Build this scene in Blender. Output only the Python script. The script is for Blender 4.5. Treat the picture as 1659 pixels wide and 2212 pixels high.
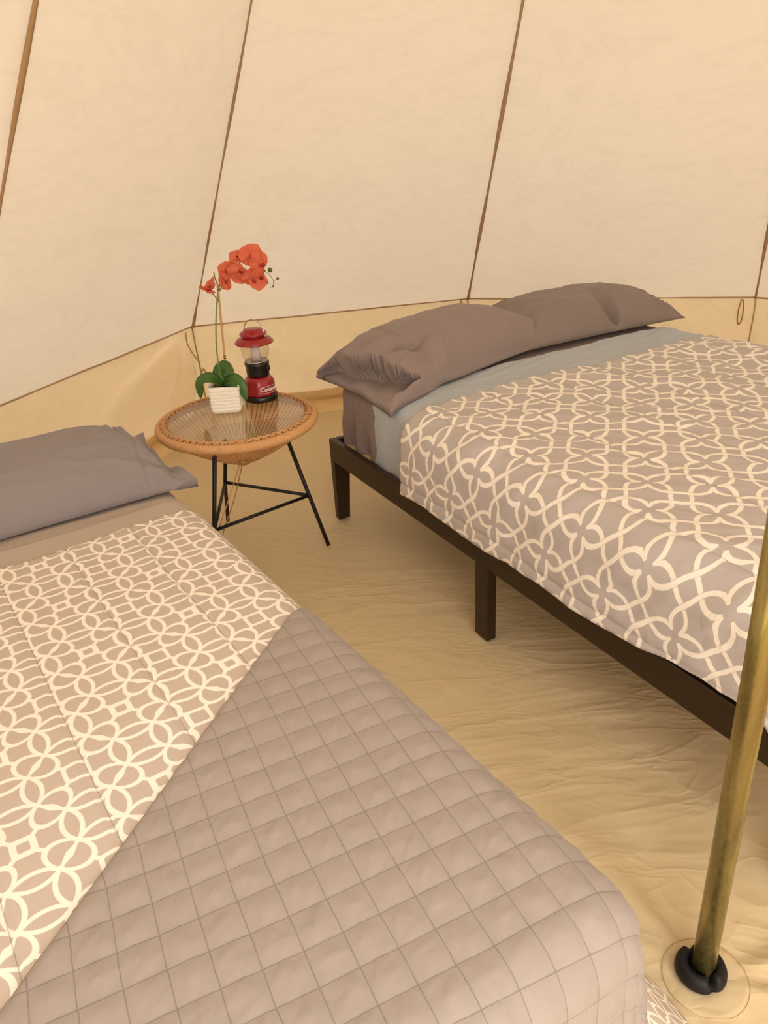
import bpy, bmesh, math, random
import numpy as np
from mathutils import Vector, Matrix

random.seed(4)
for o in list(bpy.data.objects):
    bpy.data.objects.remove(o)
SC = bpy.context.scene
COL = SC.collection

# ------------------------------------------------------------------ camera
th, ro = math.radians(27), math.radians(-3.5)
fw = Vector((0, math.cos(th), -math.sin(th)))
u0 = Vector((0, math.sin(th), math.cos(th)))
r0 = Vector((1, 0, 0))
cr, sr = math.cos(ro), math.sin(ro)
rt = cr * r0 + sr * u0
up = -sr * r0 + cr * u0
cam = bpy.data.cameras.new('camera')
cam.sensor_fit = 'VERTICAL'
cam.sensor_height = 36
cam.lens = 36 * 1690 / 2212
cam.clip_start = 0.02
camo = bpy.data.objects.new('camera', cam)
COL.objects.link(camo)
camo.matrix_world = Matrix(((rt.x, up.x, -fw.x, 0), (rt.y, up.y, -fw.y, 0), (rt.z, up.z, -fw.z, 1.5), (0, 0, 0, 1)))
SC.camera = camo

# ------------------------------------------------------------------ light and exposure
SC.view_settings.view_transform = 'Standard'
SC.view_settings.look = 'None'
SC.view_settings.gamma = 1
SC.view_settings.use_curve_mapping = False
SC.view_settings.exposure = 0.0
w = bpy.data.worlds.new('world')
SC.world = w
w.use_nodes = True
bg = w.node_tree.nodes['Background']
bg.inputs[0].default_value = (1.0, 0.93, 0.87, 1)
bg.inputs[1].default_value = 4.5
sun = bpy.data.lights.new('sun', 'SUN')
sun.energy = 1.0
sun.angle = math.radians(25)
sun.color = (1, 0.97, 0.92)
suno = bpy.data.objects.new('sun', sun)
COL.objects.link(suno)
suno.rotation_euler = (math.radians(38), math.radians(12), math.radians(20))

# ------------------------------------------------------------------ helpers
def lin(c):
    c = c / 255.0
    return c / 12.92 if c <= 0.04045 else ((c + 0.055) / 1.055) ** 2.4

def rgb(r, g, b):
    return (lin(r), lin(g), lin(b), 1)

def tag(o, label=None, cat=None, group=None, kind=None):
    if label: o['label'] = label
    if cat: o['category'] = cat
    if group: o['group'] = group
    if kind: o['kind'] = kind
    return o

def empty(name, loc=(0, 0, 0), rz=0.0):
    o = bpy.data.objects.new(name, None)
    COL.objects.link(o)
    o.location = loc
    o.rotation_euler = (0, 0, rz)
    o.empty_display_size = 0.05
    return o

def link(name, me, mat, parent=None, loc=None, mw=None):
    o = bpy.data.objects.new(name, me)
    COL.objects.link(o)
    if mat is not None and not me.materials:
        me.materials.append(mat)
    if parent is not None:
        o.parent = parent
    if loc is not None:
        o.location = loc
    return o

def mesh(name, verts, faces, mat, parent=None, uv=None, smooth=True, loc=None):
    me = bpy.data.meshes.new(name)
    me.from_pydata([tuple(v) for v in verts], [], [tuple(f) for f in faces])
    if uv is not None:
        l = me.uv_layers.new(name='UVMap')
        vi = np.empty(len(me.loops), dtype=np.int32)
        me.loops.foreach_get('vertex_index', vi)
        l.data.foreach_set('uv', np.asarray(uv, dtype=np.float32)[vi].ravel())
    me.polygons.foreach_set('use_smooth', [smooth] * len(me.polygons))
    me.update()
    return link(name, me, mat, parent, loc)

def grid_faces(nu, nv, wrap=False):
    i, j = np.meshgrid(np.arange(nu - 1), np.arange(nv - 1 if not wrap else nv), indexing='ij')
    a = i * nv + j
    b = i * nv + (j + 1) % nv
    return np.stack([a, a + nv, b + nv, b], -1).reshape(-1, 4).tolist()

def grid(name, P, mat, parent=None, UV=None, solid=0.0, flip=False, offset=-1.0):
    """P: (nu, nv, 3) array of positions"""
    nu, nv = P.shape[:2]
    f = grid_faces(nu, nv)
    if flip:
        f = [q[::-1] for q in f]
    o = mesh(name, P.reshape(-1, 3).tolist(), f, mat, parent, None if UV is None else UV.reshape(-1, 2))
    if solid:
        m = o.modifiers.new('thickness', 'SOLIDIFY')
        m.thickness = solid
        m.offset = offset
    return o

def bm_obj(name, bm, mat, parent=None, smooth=False, loc=None):
    bmesh.ops.recalc_face_normals(bm, faces=bm.faces)
    me = bpy.data.meshes.new(name)
    bm.to_mesh(me)
    bm.free()
    me.polygons.foreach_set('use_smooth', [smooth] * len(me.polygons))
    return link(name, me, mat, parent, loc)

def box_bm(bm, x0, x1, y0, y1, z0, z1, bev=0.0, seg=2):
    r = bmesh.ops.create_cube(bm, size=1)
    for v in r['verts']:
        v.co = Vector(((x0 + x1) / 2 + v.co.x * (x1 - x0), (y0 + y1) / 2 + v.co.y * (y1 - y0), (z0 + z1) / 2 + v.co.z * (z1 - z0)))
    if bev:
        es = list({e for v in r['verts'] for e in v.link_edges})
        bmesh.ops.bevel(bm, geom=es, offset=bev, segments=seg, profile=0.5, affect='EDGES')

def tube(name, pts, r, mat, parent=None, seg=10, radii=None, closed=False, cap=True):
    pts = [Vector(p) for p in pts]
    n = len(pts)
    V = []
    prev = None
    for i, p in enumerate(pts):
        if closed:
            t = pts[(i + 1) % n] - pts[i - 1]
        else:
            t = pts[min(i + 1, n - 1)] - pts[max(i - 1, 0)]
        t.normalize()
        if prev is None:
            a = Vector((0, 0, 1)) if abs(t.z) < 0.9 else Vector((1, 0, 0))
            a = (a - t * a.dot(t)).normalized()
        else:
            a = (prev - t * prev.dot(t)).normalized()
        prev = a
        b = t.cross(a)
        rr = radii[i] if radii else r
        for k in range(seg):
            q = 2 * math.pi * k / seg
            V.append(p + (a * math.cos(q) + b * math.sin(q)) * rr)
    F = []
    for i in range(n if closed else n - 1):
        for k in range(seg):
            i2 = (i + 1) % n
            F.append((i * seg + k, i * seg + (k + 1) % seg, i2 * seg + (k + 1) % seg, i2 * seg + k))
    if cap and not closed:
        F.append(tuple(range(seg))[::-1])
        F.append(tuple((n - 1) * seg + k for k in range(seg)))
    o = mesh(name, V, F, mat, parent)
    return o

def smooth_path(pts, n=8):
    pts = [np.array(p, float) for p in pts]
    out = []
    P = [pts[0] * 2 - pts[1]] + pts + [pts[-1] * 2 - pts[-2]]
    for i in range(1, len(P) - 2):
        for k in range(n):
            t = k / n
            out.append(0.5 * ((2 * P[i]) + (-P[i - 1] + P[i + 1]) * t + (2 * P[i - 1] - 5 * P[i] + 4 * P[i + 1] - P[i + 2]) * t ** 2 + (-P[i - 1] + 3 * P[i] - 3 * P[i + 1] + P[i + 2]) * t ** 3))
    out.append(pts[-1])
    return out

def lathe(name, prof, mat, parent=None, seg=48, smooth=True, loc=(0, 0, 0)):
    V, F = [], []
    for (r, z) in prof:
        for k in range(seg):
            q = 2 * math.pi * k / seg
            V.append((loc[0] + r * math.cos(q), loc[1] + r * math.sin(q), loc[2] + z))
    for i in range(len(prof) - 1):
        for k in range(seg):
            F.append((i * seg + k, i * seg + (k + 1) % seg, (i + 1) * seg + (k + 1) % seg, (i + 1) * seg + k))
    if prof[0][0] > 1e-5: F.append(tuple(range(seg))[::-1])
    if prof[-1][0] > 1e-5: F.append(tuple((len(prof) - 1) * seg + k for k in range(seg)))
    o = mesh(name, V, F, mat, parent, smooth=smooth)
    return o

# ---- numpy noise
RNG = np.random.RandomState(7)
PERM = RNG.permutation(256)
GR = RNG.uniform(0, 2 * np.pi, 256)

def pnoise(x, y, seed=0):
    x = np.asarray(x, float); y = np.asarray(y, float)
    xi = np.floor(x).astype(int); yi = np.floor(y).astype(int)
    xf = x - xi; yf = y - yi
    def g(ix, iy, dx, dy):
        h = GR[PERM[(PERM[(ix + seed * 17) & 255] + iy + seed * 5) & 255]]
        return np.cos(h) * dx + np.sin(h) * dy
    u = xf * xf * xf * (xf * (xf * 6 - 15) + 10)
    v = yf * yf * yf * (yf * (yf * 6 - 15) + 10)
    a = g(xi, yi, xf, yf); b = g(xi + 1, yi, xf - 1, yf)
    c = g(xi, yi + 1, xf, yf - 1); d = g(xi + 1, yi + 1, xf - 1, yf - 1)
    return (a + (b - a) * u) * (1 - v) + (c + (d - c) * u) * v

def fbm(x, y, oct=4, seed=0, gain=0.5):
    s = 0; a = 1.0; f = 1.0
    for i in range(oct):
        s = s + a * pnoise(x * f, y * f, seed + i)
        a *= gain; f *= 2.03
    return s

def ridge(x, y, oct=3, seed=0):
    s = 0; a = 1.0; f = 1.0
    for i in range(oct):
        s = s + a * (1 - np.abs(pnoise(x * f, y * f, seed + i)) * 2.2) ** 3
        a *= 0.5; f *= 2.1
    return s

def sstep(a, b, x):
    t = np.clip((x - a) / (b - a), 0, 1)
    return t * t * (3 - 2 * t)

# ------------------------------------------------------------------ materials
class NT:
    def __init__(s, name):
        s.m = bpy.data.materials.new(name)
        s.m.use_nodes = True
        s.t = s.m.node_tree
        s.t.nodes.clear()
        s.out = s.t.nodes.new('ShaderNodeOutputMaterial')
    def n(s, typ, **kw):
        nd = s.t.nodes.new(typ)
        for k, v in kw.items(): setattr(nd, k, v)
        return nd
    def l(s, a, b): s.t.links.new(a, b)
    def put(s, sock, v):
        if isinstance(v, (int, float)): sock.default_value = v
        elif isinstance(v, tuple): sock.default_value = v
        else: s.l(v, sock)
    def M(s, op, a, b=0.0, c=None, clamp=False):
        nd = s.n('ShaderNodeMath', operation=op, use_clamp=clamp)
        s.put(nd.inputs[0], a); s.put(nd.inputs[1], b)
        if c is not None: s.put(nd.inputs[2], c)
        return nd.outputs[0]
    def uv(s):
        nd = s.n('ShaderNodeUVMap', uv_map='UVMap')
        sp = s.n('ShaderNodeSeparateXYZ')
        s.l(nd.outputs[0], sp.inputs[0])
        return nd.outputs[0], sp.outputs[0], sp.outputs[1]
    def obj(s):
        return s.n('ShaderNodeTexCoord').outputs['Object']
    def gen(s):
        return s.n('ShaderNodeTexCoord').outputs['Generated']
    def mapp(s, vec, scale=(1, 1, 1), rot=(0, 0, 0), loc=(0, 0, 0)):
        nd = s.n('ShaderNodeMapping')
        s.l(vec, nd.inputs[0])
        nd.inputs['Location'].default_value = loc
        nd.inputs['Rotation'].default_value = rot
        nd.inputs['Scale'].default_value = scale
        return nd.outputs[0]
    def noise(s, vec, scale, detail=3, rough=0.5, dist=0.0):
        nd = s.n('ShaderNodeTexNoise')
        s.l(vec, nd.inputs['Vector'])
        nd.inputs['Scale'].default_value = scale
        nd.inputs['Detail'].default_value = detail
        nd.inputs['Roughness'].default_value = rough
        nd.inputs['Distortion'].default_value = dist
        return nd.outputs[0]
    def mix(s, f, a, b, mode='MIX'):
        nd = s.n('ShaderNodeMix', data_type='RGBA', blend_type=mode)
        s.put(nd.inputs[0], f); s.put(nd.inputs[6], a); s.put(nd.inputs[7], b)
        return nd.outputs[2]
    def bump(s, h, strength, dist, nrm=None):
        nd = s.n('ShaderNodeBump')
        s.put(nd.inputs['Height'], h)
        nd.inputs['Strength'].default_value = strength
        nd.inputs['Distance'].default_value = dist
        if nrm is not None: s.l(nrm, nd.inputs['Normal'])
        return nd.outputs[0]
    def bsdf(s, color, rough=0.6, metal=0.0, spec=0.5, nrm=None, **kw):
        nd = s.n('ShaderNodeBsdfPrincipled')
        s.put(nd.inputs['Base Color'], color)
        s.put(nd.inputs['Roughness'], rough)
        s.put(nd.inputs['Metallic'], metal)
        nd.inputs['Specular IOR Level'].default_value = spec
        if nrm is not None: s.l(nrm, nd.inputs['Normal'])
        for k, v in kw.items(): s.put(nd.inputs[k], v)
        return nd
    def done(s, sh):
        s.l(sh, s.out.inputs[0])
        return s.m

def weave_bump(N, vec, scale, strength=0.25, dist=0.0006, extra=None):
    a = N.n('ShaderNodeTexWave', wave_type='BANDS', bands_direction='X'); a.inputs['Scale'].default_value = scale
    b = N.n('ShaderNodeTexWave', wave_type='BANDS', bands_direction='Y'); b.inputs['Scale'].default_value = scale
    N.l(vec, a.inputs[0]); N.l(vec, b.inputs[0])
    return N.bump(N.M('ADD', a.outputs[1], b.outputs[1]), strength, dist, extra)

def m_cloth(name, col, wr=0.5, wscale=9.0, sheen=0.15, var=0.06, stretch=(1, 1, 1), wd=0.006):
    N = NT(name)
    vec, u, v = N.uv()
    mv = N.mapp(vec, stretch)
    h = N.noise(mv, wscale, 4, 0.55, 0.9)
    nr = N.bump(h, wr, wd)
    fine = N.noise(vec, 700, 2)
    nr = N.bump(fine, 0.15, 0.0005, nr)
    k = N.noise(vec, 5, 4)
    c = N.mix(N.M('MULTIPLY', k, var * 4), col, (col[0] * 0.82, col[1] * 0.82, col[2] * 0.82, 1))
    b = N.bsdf(c, 0.85, spec=0.2, nrm=nr)
    b.inputs['Sheen Weight'].default_value = sheen
    b.inputs['Sheen Roughness'].default_value = 0.5
    return N.done(b.outputs[0])

def m_canvas(name, col, trans, wr=0.35, tr_w=0.5, wob=(1, 1, 1)):
    """cotton canvas: diffuse on our side, light seeping through from outside"""
    N = NT(name)
    vec, u, v = N.uv()
    mv = N.mapp(vec, wob)
    h = N.noise(mv, 3.5, 5, 0.6, 1.6)
    h2 = N.noise(vec, 22, 3, 0.6, 1.2)
    nr = N.bump(N.M('ADD', h, N.M('MULTIPLY', h2, 0.18)), wr, 0.02)
    # slubby threads: slightly denser and thinner spots of the weave
    ta = N.noise(N.mapp(vec, (260, 14, 1)), 1, 2)
    tb = N.noise(N.mapp(vec, (14, 260, 1)), 1, 2)
    t = N.M('ADD', ta, tb)
    big = N.noise(vec, 1.1, 4, 0.6)
    f = N.M('ADD', N.M('MULTIPLY', N.M('SUBTRACT', t, 1.0), 0.5), N.M('MULTIPLY', N.M('SUBTRACT', big, 0.5), 0.5))
    f = N.M('ADD', 0.5, f, clamp=True)
    dk = lambda c, k: (c[0] * k, c[1] * k, c[2] * k, 1)
    cd = N.mix(f, dk(col, 0.96), dk(col, 1.03))
    ct = N.mix(f, dk(trans, 0.90), dk(trans, 1.08))
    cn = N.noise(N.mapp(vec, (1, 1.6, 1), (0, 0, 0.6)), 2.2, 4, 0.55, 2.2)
    cz = N.M('POWER', N.M('SUBTRACT', 1.0, N.M('MULTIPLY', N.M('ABSOLUTE', N.M('SUBTRACT', cn, 0.5)), 14.0), clamp=True), 2.0)  # crease shading put into the canvas colour as thin darker lines
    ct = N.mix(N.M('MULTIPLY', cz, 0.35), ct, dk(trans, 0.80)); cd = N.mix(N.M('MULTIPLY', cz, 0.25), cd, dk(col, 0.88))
    d = N.n('ShaderNodeBsdfDiffuse'); N.l(cd, d.inputs[0]); N.l(nr, d.inputs['Normal'])
    tr = N.n('ShaderNodeBsdfTranslucent'); N.l(ct, tr.inputs[0]); N.l(nr, tr.inputs['Normal'])
    mx = N.n('ShaderNodeMixShader'); mx.inputs[0].default_value = tr_w
    N.l(d.outputs[0], mx.inputs[1]); N.l(tr.outputs[0], mx.inputs[2])
    return N.done(mx.outputs[0])

def m_plain(name, col, rough=0.5, metal=0.0, spec=0.5, bump=0.0, bscale=60, coat=0.0, var=0.0):
    N = NT(name)
    v = N.obj()
    nr = None
    if bump: nr = N.bump(N.noise(v, bscale, 4), bump, 0.002)
    c = col
    if var: c = N.mix(N.noise(v, bscale * 0.3, 4), (col[0] * (1 - var), col[1] * (1 - var), col[2] * (1 - var), 1), (min(1, col[0] * (1 + var)), min(1, col[1] * (1 + var)), min(1, col[2] * (1 + var)), 1))
    b = N.bsdf(c, rough, metal, spec, nr)
    b.inputs['Coat Weight'].default_value = coat
    b.inputs['Coat Roughness'].default_value = 0.1
    return N.done(b.outputs[0])

CREAM = rgb(247, 238, 226)

def line_mask(N, d, hw, soft):
    nd = N.n('ShaderNodeMapRange', interpolation_type='SMOOTHSTEP')
    N.put(nd.inputs[0], d)
    nd.inputs[1].default_value = hw - soft
    nd.inputs[2].default_value = hw + soft
    nd.inputs[3].default_value = 1
    nd.inputs[4].default_value = 0
    return nd.outputs[0]

def cloth_finish(N, vec, c, wr, wscale, wd=0.006, stretch=(1, 1, 1)):
    h = N.noise(N.mapp(vec, stretch), wscale, 4, 0.6, 1.0)
    nr = N.bump(h, wr, wd)
    nr = N.bump(N.noise(vec, 800, 2), 0.12, 0.0005, nr)
    b = N.bsdf(c, 0.8, spec=0.25, nrm=nr)
    b.inputs['Sheen Weight'].default_value = 0.1
    return N.done(b.outputs[0])

def m_trellis(name, base, P=0.155, at=(0.345, 1.297)):
    """interlaced quatrefoil bands, woven at 45 degrees to the bed"""
    N = NT(name)
    vec, u, v = N.uv()
    wob = N.noise(vec, 9, 2)
    u = N.M('ADD', u, N.M('MULTIPLY', N.M('SUBTRACT', wob, 0.5), 0.006))
    s = N.M('SUBTRACT', u, at[0]); t = N.M('SUBTRACT', v, at[1])
    k = 0.70711 / P
    x = N.M('MULTIPLY', N.M('SUBTRACT', s, t), k)
    y = N.M('MULTIPLY', N.M('ADD', s, t), k)
    def fold(a): return N.M('ABSOLUTE', N.M('SUBTRACT', a, N.M('ROUND', a)))
    X, Y = fold(x), fold(y)
    def curve(pts, src):
        nd = N.n('ShaderNodeFloatCurve')
        c = nd.mapping.curves[0]
        while len(c.points) > 2: c.points.remove(c.points[1])
        c.points[0].location = (pts[0][0] * 2, pts[0][1])
        c.points[1].location = (pts[-1][0] * 2, pts[-1][1])
        for p in pts[1:-1]: c.points.new(p[0] * 2, p[1])
        nd.mapping.update()
        N.put(nd.inputs[1], N.M('MULTIPLY', src, 2.0))
        return nd.outputs[0]
    pp = [(0, .100), (.012, .150), (.03, .195), (.06, .24), (.1, .28), (.16, .315), (.22, .336), (.3, .348), (.4, .346), (.5, .338)]
    gg = [(0, .35), (.012, .38), (.03, .45), (.06, .66), (.1, .8), (.16, .92), (.22, .98), (.3, 1), (.5, 1)]
    def band(A, B):
        d = N.M('ABSOLUTE', N.M('SUBTRACT', A, curve(pp, B)))
        return N.M('ADD', N.M('MULTIPLY', d, curve(gg, B)), N.M('MULTIPLY', N.M('LESS_THAN', A, .092), 0.5))
    dv = band(X, Y); dh = band(Y, X)
    d = N.M('MINIMUM', dv, dh)
    m = line_mask(N, d, 0.037, 0.006)
    # thin grey outline where one band passes over the other
    cell = N.M('ROUND', x)
    edge = N.M('MULTIPLY', line_mask(N, N.M('ABSOLUTE', N.M('SUBTRACT', dv, 0.043)), 0.005, 0.003), line_mask(N, dh, 0.034, 0.003))
    m = N.M('MULTIPLY', m, N.M('SUBTRACT', 1.0, N.M('MULTIPLY', edge, 0.6)))
    c = N.mix(m, base, CREAM)
    sl = N.M('ABSOLUTE', N.M('SUBTRACT', N.M('DIVIDE', N.M('ADD', u, 0.15), 0.25), N.M('ROUND', N.M('DIVIDE', N.M('ADD', u, 0.15), 0.25))))
    c = N.mix(N.M('MULTIPLY', line_mask(N, sl, 0.006, 0.004), 0.35), c, rgb(120, 110, 104))
    return cloth_finish(N, vec, c, 0.55, 11, 0.008)

def m_rings(name, base, P=0.225, at=(0.052, -1.169), rot=0.0):
    """overlapping rings with small squares"""
    N = NT(name)
    vec, u, v = N.uv()
    x = N.M('DIVIDE', N.M('SUBTRACT', u, at[0]), P)
    y = N.M('DIVIDE', N.M('SUBTRACT', v, at[1]), P)
    def fold(a): return N.M('ABSOLUTE', N.M('SUBTRACT', a, N.M('ROUND', a)))
    X, Y = fold(x), fold(y)
    def L(a, b): return N.M('SQRT', N.M('ADD', N.M('MULTIPLY', a, a), N.M('MULTIPLY', b, b)))
    X5, Y5 = N.M('SUBTRACT', 0.5, X), N.M('SUBTRACT', 0.5, Y)
    def ring(a, b, r): return N.M('ABSOLUTE', N.M('SUBTRACT', L(a, b), r))
    def far(cond): return N.M('MULTIPLY', cond, 5.0)
    e1 = N.M('DIVIDE', N.M('SUBTRACT', N.M('ADD', X, Y), 0.5), 1.41421 * .178)
    e2 = N.M('DIVIDE', N.M('SUBTRACT', X, Y), 1.41421 * .120)
    el = L(e1, e2)
    # outer rings of the four-leaf wreaths, then the concave inner arcs
    thick = N.M('MINIMUM', ring(X5, Y, .2357), ring(X, Y5, .2357))
    ds = [thick]
    def arc(cx, cy, cond):
        return N.M('ADD', ring(N.M('SUBTRACT', X, cx), N.M('SUBTRACT', Y, cy), .242), far(cond))
    ds.append(arc(.158, 0.0, N.M('LESS_THAN', X, 1 / 3 - .008)))
    ds.append(arc(.5, .342, N.M('GREATER_THAN', Y, 1 / 6 + .008)))
    ds.append(arc(0.0, .158, N.M('LESS_THAN', Y, 1 / 3 - .008)))
    ds.append(arc(.342, .5, N.M('GREATER_THAN', X, 1 / 6 + .008)))
    # sliver between the two junctions, and the oval round it
    ds.append(N.M('ADD', N.M('ADD', N.M('ABSOLUTE', N.M('MULTIPLY', e1, .178)), N.M('MULTIPLY_ADD', N.M('ABSOLUTE', e2), .027, -.014)), far(N.M('GREATER_THAN', el, 1.0))))
    ds.append(N.M('MULTIPLY', N.M('ABSOLUTE', N.M('SUBTRACT', el, 1.0)), .145))
    def sq(a, b, h): return N.M('ABSOLUTE', N.M('SUBTRACT', N.M('POWER', N.M('ADD', N.M('POWER', N.M('ABSOLUTE', a), 6.0), N.M('POWER', N.M('ABSOLUTE', b), 6.0)), 1 / 6), h))
    ds.append(sq(X, Y, .088)); ds.append(N.M('SUBTRACT', sq(X5, Y5, .068), .006))
    # stubs that tie the squares to the ovals
    dg_ = N.M('ABSOLUTE', N.M('SUBTRACT', X, Y))
    ds.append(N.M('ADD', N.M('MULTIPLY', dg_, .7), far(N.M('GREATER_THAN', N.M('ADD', X, Y), .25))))
    ds[-1] = N.M('ADD', ds[-1], far(N.M('LESS_THAN', N.M('ADD', X, Y), .15)))
    ds.append(N.M('ADD', N.M('MULTIPLY', dg_, .7), N.M('ADD', far(N.M('LESS_THAN', N.M('ADD', X, Y), .75)), far(N.M('GREATER_THAN', N.M('ADD', X, Y), .87)))))
    d = ds[0]
    for q in ds[1:]: d = N.M('MINIMUM', d, q)
    m = line_mask(N, d, 0.0175, 0.004)
    c = N.mix(m, base, CREAM)
    q_ = N.M('DIVIDE', N.M('SUBTRACT', u, 0.0675), 0.1765)
    sl = N.M('ABSOLUTE', N.M('SUBTRACT', q_, N.M('ROUND', q_)))
    c = N.mix(N.M('MULTIPLY', line_mask(N, sl, 0.009, 0.005), 0.5), c, rgb(120, 104, 92))
    return cloth_finish(N, vec, c, 0.35, 8, 0.005)

def m_quilt(name, col, SP):
    N = NT(name)
    vec, u, v = N.uv()     # uv already in units of quilting squares
    def fold(a): return N.M('ABSOLUTE', N.M('SUBTRACT', a, N.M('ROUND', a)))
    wob = N.M('MULTIPLY', N.M('SUBTRACT', N.noise(vec, 1.3, 3), 0.5), 0.06)
    X, Y = fold(N.M('ADD', u, wob)), fold(N.M('ADD', v, wob))
    d = N.M('MINIMUM', X, Y)
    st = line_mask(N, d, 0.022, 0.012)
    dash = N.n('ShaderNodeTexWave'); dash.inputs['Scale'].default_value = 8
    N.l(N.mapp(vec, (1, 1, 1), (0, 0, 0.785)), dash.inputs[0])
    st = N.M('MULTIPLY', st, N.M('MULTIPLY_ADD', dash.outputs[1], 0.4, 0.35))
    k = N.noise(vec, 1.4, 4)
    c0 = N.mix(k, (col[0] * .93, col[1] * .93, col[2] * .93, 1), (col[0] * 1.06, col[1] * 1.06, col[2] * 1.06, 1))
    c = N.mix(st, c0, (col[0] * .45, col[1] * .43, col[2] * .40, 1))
    wr = N.noise(N.mapp(vec, (1, 2.6, 1), (0, 0, 0.7)), 0.9, 3, 0.5, 0.9)
    nr = N.bump(wr, 0.2, 0.010)
    nr = N.bump(N.noise(vec, 30, 2), 0.12, 0.0006, nr)
    b = N.bsdf(c, 0.85, spec=0.2, nrm=nr)
    b.inputs['Sheen Weight'].default_value = 0.15
    return N.done(b.outputs[0])

def m_floor():
    N = NT('groundsheet fabric')
    vec, u, v = N.uv()
    a = N.noise(N.mapp(vec, (1.0, 2.6, 1), (0, 0, 0.25)), 1.5, 3, 0.5, 1.4)
    ra = N.M('POWER', N.M('SUBTRACT', 1.0, N.M('MULTIPLY', N.M('ABSOLUTE', N.M('SUBTRACT', a, 0.5)), 5.0), clamp=True), 2.0)
    b_ = N.noise(N.mapp(vec, (1.0, 1.7, 1), (0, 0, -0.5)), 4.5, 2, 0.5, 1.2)
    rb = N.M('POWER', N.M('SUBTRACT', 1.0, N.M('MULTIPLY', N.M('ABSOLUTE', N.M('SUBTRACT', b_, 0.5)), 6.0), clamp=True), 2.0)
    patchy = N.noise(vec, 1.6, 2)
    h = N.M('ADD', N.M('MULTIPLY', ra, 0.7), N.M('MULTIPLY', rb, N.M('MULTIPLY', patchy, 0.5)))
    h = N.M('ADD', h, N.M('MULTIPLY', N.noise(vec, 3, 3), 1.4))
    nr = N.bump(h, 0.33, 0.014)
    nr = N.bump(N.noise(vec, 900, 1), 0.05, 0.0005, nr)
    k = N.noise(vec, 1.2, 4)
    c = N.mix(k, rgb(206, 184, 144), rgb(222, 202, 162))
    b = N.bsdf(c, 0.5, spec=0.35, nrm=nr)
    return N.done(b.outputs[0])

def m_wood():
    N = NT('espresso stained wood')
    v = N.obj()
    g = N.noise(N.mapp(v, (30, 2, 30)), 3, 4, 0.6, 0.6)
    c = N.mix(g, rgb(34, 21, 7), rgb(52, 34, 14))
    b = N.bsdf(c, 0.38, spec=0.35, nrm=N.bump(g, 0.1, 0.001))
    return N.done(b.outputs[0])

def m_pole():
    N = NT('yellow passivated steel')
    v = N.obj()
    k = N.noise(N.mapp(v, (9, 9, 1.6)), 1.0, 4, 0.6, 1.0)
    cr_ = N.n('ShaderNodeValToRGB')
    N.l(k, cr_.inputs[0])
    e = cr_.color_ramp.elements
    e[0].position = 0.3; e[0].color = rgb(142, 122, 80)
    e[1].position = 0.72; e[1].color = rgb(164, 164, 104)
    for p, c in ((0.42, rgb(158, 144, 84)), (0.52, rgb(206, 192, 124)), (0.62, rgb(136, 144, 98))):
        q = cr_.color_ramp.elements.new(p); q.color = c
    f = N.noise(v, 60, 4)
    b = N.bsdf(cr_.outputs[0], N.M('MULTIPLY_ADD', f, 0.22, 0.16), 0.85, 0.5, N.bump(f, 0.06, 0.001))
    return N.done(b.outputs[0])

def m_clear(name, tint, rmin=0.04, gloss_rough=0.0):
    N = NT(name)
    fr = N.n('ShaderNodeFresnel'); geo = N.n('ShaderNodeNewGeometry'); N.l(N.M('MULTIPLY_ADD', geo.outputs['Backfacing'], 1 / 1.5 - 1.5, 1.5), fr.inputs[0])
    tr = N.n('ShaderNodeBsdfTransparent'); tr.inputs[0].default_value = tint
    gl = N.n('ShaderNodeBsdfGlossy'); gl.inputs['Roughness'].default_value = gloss_rough
    mx = N.n('ShaderNodeMixShader')
    N.l(fr.outputs[0], mx.inputs[0]); N.l(tr.outputs[0], mx.inputs[1]); N.l(gl.outputs[0], mx.inputs[2])
    return N.done(mx.outputs[0])

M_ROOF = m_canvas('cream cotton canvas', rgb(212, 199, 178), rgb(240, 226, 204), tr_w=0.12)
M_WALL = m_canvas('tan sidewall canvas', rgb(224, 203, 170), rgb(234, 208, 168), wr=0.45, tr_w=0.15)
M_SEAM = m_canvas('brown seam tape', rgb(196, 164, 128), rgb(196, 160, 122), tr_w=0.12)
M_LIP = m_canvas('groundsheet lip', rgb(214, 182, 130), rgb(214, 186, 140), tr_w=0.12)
M_FLOOR = m_floor()
M_WOOD = m_wood()
M_SLAT = m_plain('pale pine slat', rgb(206, 178, 134), 0.6, bump=0.1, var=0.08)
M_SHEETB = m_cloth('blue grey sheet', rgb(180, 187, 195), 0.8, 7, stretch=(1, 2.2, 1), wd=0.008)
M_FITTED = m_cloth('mauve grey fitted sheet', rgb(134, 116, 112), 0.5, 9)
M_SHEETT = m_cloth('taupe sheet', rgb(186, 170, 156), 0.4, 5, stretch=(0.8, 2.4, 1), wd=0.006)
M_PILR = m_cloth('mauve grey pillowcase', rgb(146, 130, 126), 0.55, 5, wd=0.012)
M_PILR2 = m_cloth('brown grey pillowcase', rgb(140, 126, 120), 0.55, 5, wd=0.012)
M_PILL = m_cloth('cool grey pillowcase', rgb(144, 135, 136), 0.55, 5, wd=0.012)
M_TREL = m_trellis('trellis print cotton', rgb(188, 179, 175))
M_RING = m_rings('ring print cotton', rgb(194, 179, 166))
M_QUILT = m_quilt('quilted taupe blanket', rgb(158, 146, 138), 0.0555)
M_BLACK = m_plain('black painted steel', rgb(24, 20, 18), 0.45, spec=0.4)
M_RUBBER = m_plain('black rubber', rgb(14, 12, 10), 0.6, spec=0.4, bump=0.1)
M_RATTAN = m_plain('tan resin cord', rgb(206, 156, 104), 0.5, spec=0.4, var=0.08, bscale=90)
M_RATTAND = m_plain('reddish tan resin cord', rgb(188, 126, 76), 0.5, spec=0.4, var=0.1, bscale=90)
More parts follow.
